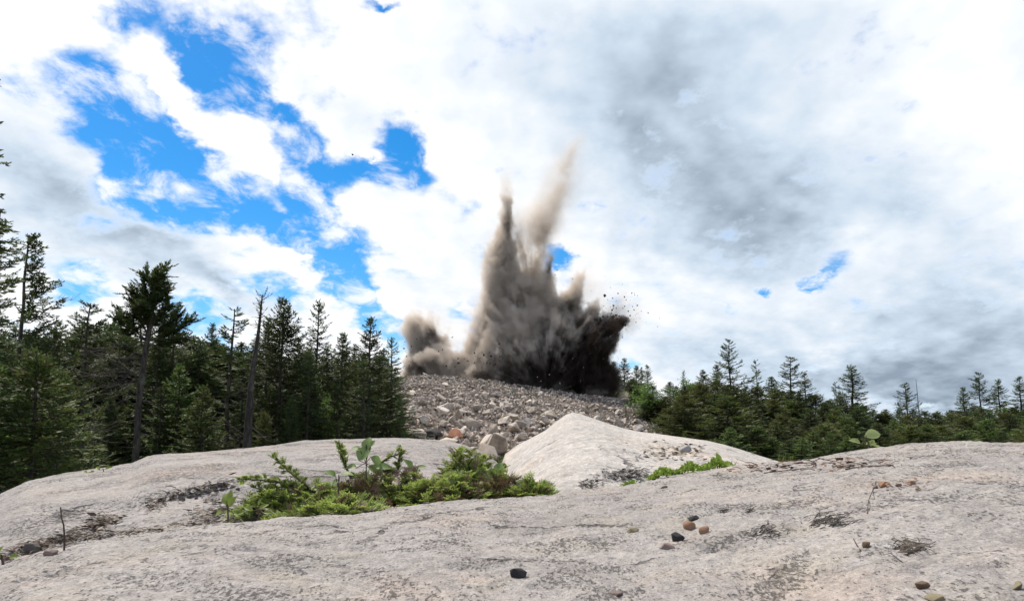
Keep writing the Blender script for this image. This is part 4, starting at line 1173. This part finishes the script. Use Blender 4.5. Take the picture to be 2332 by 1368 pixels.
seedling(203, 1082, 4.3, [(198, 1076, 11, 8, 150, 40), (208, 1075, 11, 8, 20, 40)], (203, 1074), 'tiny yellow seedling on the left skyline of the slab, the smaller one', mat=M_sprout, seed=12)
seedling(350, 1041, 5.2, [(343, 1039, 18, 6, 175, 60), (354, 1039, 14, 6, 5, 60)], (350, 1037), 'flat yellow green leaf rosette on the slab skyline', mat=M_sprout, seed=13)
seedling(4, 1285, 1.4, [(2, 1262, 22, 14, 70, 40), (8, 1272, 20, 14, 20, 40), (-6, 1270, 22, 14, 140, 40)], (3, 1262), 'green sprout at the left frame edge beside the litter', mat=M_sprout, seed=14)
def grass_tuft(px, py, r, blades, label, seed):
    rg = random.Random(seed); th = ts(px, py)[0]; o = Vector((r*math.sin(th), r*math.cos(th), 0)); o.z = zs(o.x, o.y) - .004
    ac = Acc(); k = r/FPX
    for i in range(blades):
        a = rg.uniform(0, 6.28); L = rg.uniform(8, 24)*k; ln = rg.uniform(.1, .8)
        p = [o + Vector((rg.uniform(-.012, .012), rg.uniform(-.01, .01), 0))]
        for s in range(4): p.append(p[-1] + Vector((math.cos(a)*ln*(s+1)/3, math.sin(a)*ln*(s+1)/3, 1)).normalized()*L/4)
        ac.tube(p, [.0014, .0013, .001, .0007, .0003], 3)
    return tag(ac.build('grass_tuft', [M_sprout]), label, 'grass tuft')
grass_tuft(1668, 1062, 2.26, 9, 'thin grass tuft with upright blades right of the flat-leaved plant', 1)
grass_tuft(1782, 1054, 2.3, 9, 'pale grass tuft where the pale boulder meets the front rock', 2)
grass_tuft(1800, 1054, 2.32, 8, 'sparse grass tuft just right of the pale one, by the front rock', 3)
# moss strip in the joint
rg = random.Random(61); ac = Acc()
for i in range(2600):
    t = rg.random(); px = 1478 + 175*t; r = 2.16 + .05*t + rg.gauss(0, .022)
    th = ts(px, 1080)[0]; x, y = r*math.sin(th), r*math.cos(th); z = zs(x, y) + rg.random()**.6*.021*(.4 + math.sin(t*9)**2)
    p = Vector((x, y, z)); d = (rv(rg, .8) + Vector((0, 0, .7))).normalized()
    ac.spray(p, p + d*rg.uniform(.006, .014), d.cross(rv(rg)).normalized()*.003)
for i in range(260):
    px = rg.gauss(1432, 9); r = 2.12 + rg.gauss(0, .01); th = ts(px, 1100)[0]; x, y = r*math.sin(th), r*math.cos(th)
    p = Vector((x, y, zs(x, y) + rg.random()*.012)); d = (rv(rg, .8) + Vector((0, 0, .7))).normalized()
    ac.spray(p, p + d*rg.uniform(.005, .011), d.cross(rv(rg)).normalized()*.0025)
tag(ac.build('moss', [M_moss]), 'bright green moss strip along the joint under the pale boulder', 'moss', kind='stuff')
# greenery at the heap foot
for px, py, r, w, lab in ((1150, 1002, 29.0, .9, 'green tuft of grass and weeds at the foot of the rubble heap'), (962, 1003, 28.5, .5, 'small weed at the heap foot by the left trees')):
    th = ts(px, py)[0]; o = Vector((r*math.sin(th), r*math.cos(th), 0)); o.z = gz(o.x, o.y) + .1; a2 = Acc()
    for i in range(420):
        p = o + Vector((rg.gauss(0, w), rg.gauss(0, .5), rg.random()*.35)); d = (rv(rg, .7) + Vector((0, 0, 1))).normalized()
        a2.spray(p, p + d*rg.uniform(.15, .4), d.cross(rv(rg)).normalized()*.03)
    tag(a2.build('weed_patch', [M_olive]), lab, 'weeds', kind='stuff')

# ------------------------------------------------------------------ litter, lichen, twigs, pebbles
def chips(ac, rg, n, path, spread, s0, s1, lift=.004, r0=.5):
    for i in range(n):
        t = rg.random()*(len(path)-1); k = min(len(path)-2, int(t)); f = t-k
        px = path[k][0]*(1-f) + path[k+1][0]*f + rg.gauss(0, spread[0]); py = path[k][1]*(1-f) + path[k+1][1]*f + rg.gauss(0, spread[1])
        yield px, py
def litter(path, n, spread, label, seed, s=(.006, .022), mat=None, lift=.010, chip=.5):
    rg = random.Random(seed); ac = Acc(); cache = []
    for px, py in chips(ac, rg, n, path, spread, 0, 0):
        p, r = hit(px, py)
        if r > 7: continue
        p.z += rg.random()**2*lift
        a = rg.uniform(0, 6.28); d = Vector((math.cos(a), math.sin(a), rg.uniform(-.15, .35))).normalized(); L = rg.uniform(*s)*(r/1.6)
        if rg.random() < chip:
            w = d.cross(Vector((0, 0, 1)) + rv(rg, .6)).normalized()*L*rg.uniform(.12, .3); ac.spray(p, p + d*L, w)
        else:
            ac.tube([p, p + d*L*.5 + Vector((0, 0, L*.1)), p + d*L], [L*.05, L*.045, L*.03], 3)
    return tag(ac.build('litter', [mat or M_litter]), label, 'litter', kind='stuff')
litter([(15, 1276), (60, 1250), (110, 1240), (170, 1222), (225, 1195), (240, 1180)], 620, (16, 7), 'brown needle and twig litter in the joint at the far left', 71)
litter([(130, 1240), (230, 1222), (330, 1211), (420, 1198), (500, 1188)], 260, (12, 3), 'thin dark line of litter along the joint of the two rocks', 72)
litter([(330, 1160), (385, 1140), (430, 1122), (480, 1112), (530, 1102)], 330, (14, 7), 'dark crumbly litter streak on the upper slab', 73)
litter([(440, 1180), (500, 1166), (560, 1172)], 240, (22, 7), 'grey brown litter around the leafy sprout', 74)
litter([(480, 1140), (560, 1150), (640, 1160), (760, 1170), (900, 1150), (1050, 1128), (1150, 1120)], 520, (18, 6), 'brown needle litter under the low firs', 75)
litter([(1380, 1092), (1430, 1078), (1470, 1084)], 420, (26, 8), 'dark twiggy lichen mat on the face of the pale boulder', 76, mat=leaf_mat('grey_lichen', (.07, .06, .055), (.17, .15, .135), (.24, .21, .19), 0, .95), s=(.005, .018))
litter([(1330, 1106), (1352, 1104)], 200, (10, 5), 'black flecks standing in for the shade in the hole under the pale boulder', 77, mat=M_lichen_shade, s=(.004, .012))  # dark bits imitate the shade inside the hole
litter([(1480, 1030), (1540, 1020), (1570, 1030), (1500, 1045)], 240, (40, 8), 'tan gravel scattered on the ledge of the pale boulder', 78, mat=leaf_mat('tan_grit', (.22, .18, .13), (.36, .30, .23), (.12, .10, .08), 0, .95), s=(.006, .022), chip=1)
litter([(1690, 1075), (1780, 1062), (1900, 1058), (1990, 1060)], 160, (50, 7), 'dry reddish needles and twigs below the rock crest', 79, s=(.008, .03), mat=leaf_mat('red_brown_twigs', (.12, .07, .05), (.22, .14, .10), (.3, .2, .15), 0, .9))
def lichen(px, py, w, h, n, label, seed, mat=None):
    """branching black crust clinging to the rock"""
    rg = random.Random(seed); ac = Acc()
    for i in range(int(n*1.1)):
        x, y = rg.gauss(px, w*.9), rg.gauss(py, h*.9)
        p, r = hit(x, y); a = rg.uniform(-.5, .9); pts = [p]
        for s in range(rg.choice((2, 3, 4))):
            a += rg.uniform(-.9, .9); q = pts[-1] + Vector((math.cos(a), math.sin(a)*1.2, 0))*rg.uniform(.003, .007)
            q.z = zs(q.x, q.y) + rg.uniform(.0005, .003); pts.append(q)
        ac.tube(pts, [rg.uniform(.0003, .00085)*(1-.5*k_/len(pts)) for k_ in range(len(pts))], 3)
    return tag(ac.build('lichen', [mat or M_lichen_shade]), label, 'lichen')
lichen(1880, 1190, 24, 8, 70, 'large branching patch of black lichen on the right of the front rock', 81)
lichen(1740, 1214, 20, 8, 42, 'dark lichen patch left of the large branching one', 82)
lichen(2060, 1252, 20, 11, 46, 'brown curled lichen patch below right of the large black one', 84, M_litter)
lichen(1645, 1166, 5, 2.5, 14, 'small dark lichen fleck up above the orange pebbles', 90)
lichen(1700, 1163, 4, 3, 12, 'smallest dark lichen fleck right of the first one', 91)
def twig(pts, rad, label, seed, r=None):
    ac = Acc(); p0, r_ = hit(*pts[0]); r_ = r or r_; w = []
    for ax, ay in pts:
        dx, dy, dz = ray(ax, ay); q = r_/math.hypot(dx, dy); w.append(Vector((dx*q, dy*q, EYE + dz*q)))
    ac.tube(w, [rad*(1-.5*i/len(w)) for i in range(len(w))], 6)
    b = w[-2]; ac.tube([b, b + Vector((-.008, .003, .006))], [rad*.4, rad*.2], 4)
    return tag(ac.build('twig', [M_stem], None, True), label, 'twig')
twig([(146, 1252), (147, 1225), (145, 1195), (140, 1178), (138, 1154)], .0014, 'dead upright twig standing in the litter at the left', 1)
def ground_twig(pts, rad, label):
    ac = Acc(); w = [hit(*p)[0] + Vector((0, 0, rad*1.2)) for p in pts]
    ac.tube(w, [rad*(1-.5*i/len(w)) for i in range(len(w))], 5); return tag(ac.build('twig', [M_stem], None, True), label, 'twig')
ground_twig([(1925, 1070), (1960, 1064), (2000, 1062), (2035, 1060)], .0013, 'long thin reddish twig lying below the crest seedling')
ground_twig([(1740, 1078), (1790, 1072), (1830, 1068)], .0012, 'short reddish twig lying under the grass tufts')
ground_twig([(1975, 1170), (1978, 1140), (1990, 1110), (1995, 1096)], .0007, 'fine thread of a twig leading up to the rust crumbs')
ground_twig([(1960, 1255), (1950, 1240), (1944, 1228)], .0008, 'forked thin twig left of the little round brown pebble')
def pebble(px, py, w, h, mat, label, seed, sink=.3, depth=1.0, smooth=0):
    p, r = hit(px, py + h*.30); k = r/FPX
    bm = hull_rock(seed, 22 if smooth else 14, 1.0, .07 if smooth else .03)
    if smooth: bmesh.ops.smooth_vert(bm, verts=bm.verts, factor=.5, use_axis_x=True, use_axis_y=True, use_axis_z=True)
    me = bpy.data.meshes.new('pebble'); bm.to_mesh(me); bm.free(); me.materials.append(mat)
    for f in me.polygons: f.use_smooth = bool(smooth)
    o = bpy.data.objects.new('pebble', me); COL.objects.link(o)
    o.scale = (w*k, w*k*depth, h*k*1.15); o.location = p + Vector((0, w*k*.25, h*k*sink*.6)); o.rotation_euler = (0, 0, random.Random(seed).uniform(-.6, .6))
    return tag(o, label, 'pebble')
def pm(name, c): return stone_mat(name, c, tuple(x*.85 for x in c), tuple(min(1, x*1.15) for x in c), sc=40, bump=.002)
P_black, P_or, P_yel, P_pink, P_brown, P_white, P_grey = (pm('coal_black_pebble', (.030, .032, .036)), pm('orange_pebble', (.42, .24, .145)), pm('yellowish_pebble', (.36, .30, .19)), pm('pink_grey_pebble', (.30, .22, .19)),
    pm('brown_pebble', (.20, .13, .08)), pm('whitish_stone', (.46, .43, .41)), pm('dark_grey_pebble', (.115, .10, .092)))
pebble(1546, 1222, 34, 28, P_black, 'coal black shiny pebble left below two orange pebbles', 201)
pebble(1573, 1195, 36, 34, P_or, 'larger round orange pebble of two', 202, smooth=1)
pebble(1606, 1206, 28, 26, P_or, 'smaller orange pebble right of the larger one', 203, smooth=1)
pebble(1582, 1180, 34, 20, P_black, 'black pebble tucked behind the larger orange one', 204)
pebble(1441, 1206, 34, 20, P_yel, 'flat yellowish pebble left of the orange pebbles', 205)
pebble(1181, 1304, 44, 38, P_black, 'big dark grey pebble alone near the bottom middle', 206)
pebble(1522, 1244, 40, 22, P_pink, 'flat pinkish pebble below the coal black one', 207)
pebble(1976, 1240, 20, 20, P_brown, 'little round brown pebble beside a forked twig', 208, smooth=1)
pebble(2108, 1332, 34, 20, P_brown, 'dark brown clump near the bottom right', 209)
pebble(2140, 1362, 40, 22, P_yel, 'yellow tan pebble half cut by the bottom right edge', 210)
pebble(2326, 1336, 30, 24, P_yel, 'yellowish pebble at the right frame edge', 211)
pebble(1402, 1350, 36, 20, P_pink, 'reddish brown flat stone at the bottom middle', 213)
pebble(1514, 1108, 20, 12, P_brown, 'small brown stone on the rock edge left of the moss strip', 214)
pebble(1562, 1022, 34, 26, P_white, 'whitish stone lying on the ledge of the pale boulder', 215)
pebble(2018, 1102, 30, 17, P_or, 'largest rust coloured crumb on the upper right of the front rock', 216)
pebble(1996, 1108, 16, 10, P_pink, 'small pinkish crumb left of the largest rust crumb', 217)
pebble(2082, 1098, 24, 14, P_or, 'rust coloured crumb right of the largest one', 218)
pebble(2094, 1112, 13, 9, P_brown, 'small brown crumb below the right rust crumb', 219)
pebble(2050, 1104, 16, 10, P_pink, 'tiny crumb between the two rust crumbs', 220)
litter([(1990, 1108), (2030, 1104), (2095, 1104)], 120, (22, 6), 'rust coloured grit around the rust crumbs', 93, s=(.004, .012), mat=leaf_mat('rust_grit', (.20, .12, .08), (.36, .24, .16), (.12, .07, .05), 0, .95), chip=1)
for i, (px, py, w) in enumerate(((498, 1104, 20), (482, 1110, 16), (512, 1100, 18), (528, 1106, 14), (470, 1118, 18), (490, 1116, 12), (448, 1124, 16), (430, 1130, 14), (412, 1136, 16), (540, 1112, 12), (505, 1113, 14), (460, 1112, 12))):
    p_ = pebble(px, py, w, w*.8, P_grey, 'dark grey bit of stone in the debris streak on the slab', 230+i); p_['group'] = 'dark stone bits on the slab'
pebble(62, 1252, 46, 36, P_grey, 'dark lump in the litter at the far left joint', 250)
pebble(110, 1258, 30, 22, P_pink, 'pinkish stone in the litter right of the dark lump', 251)
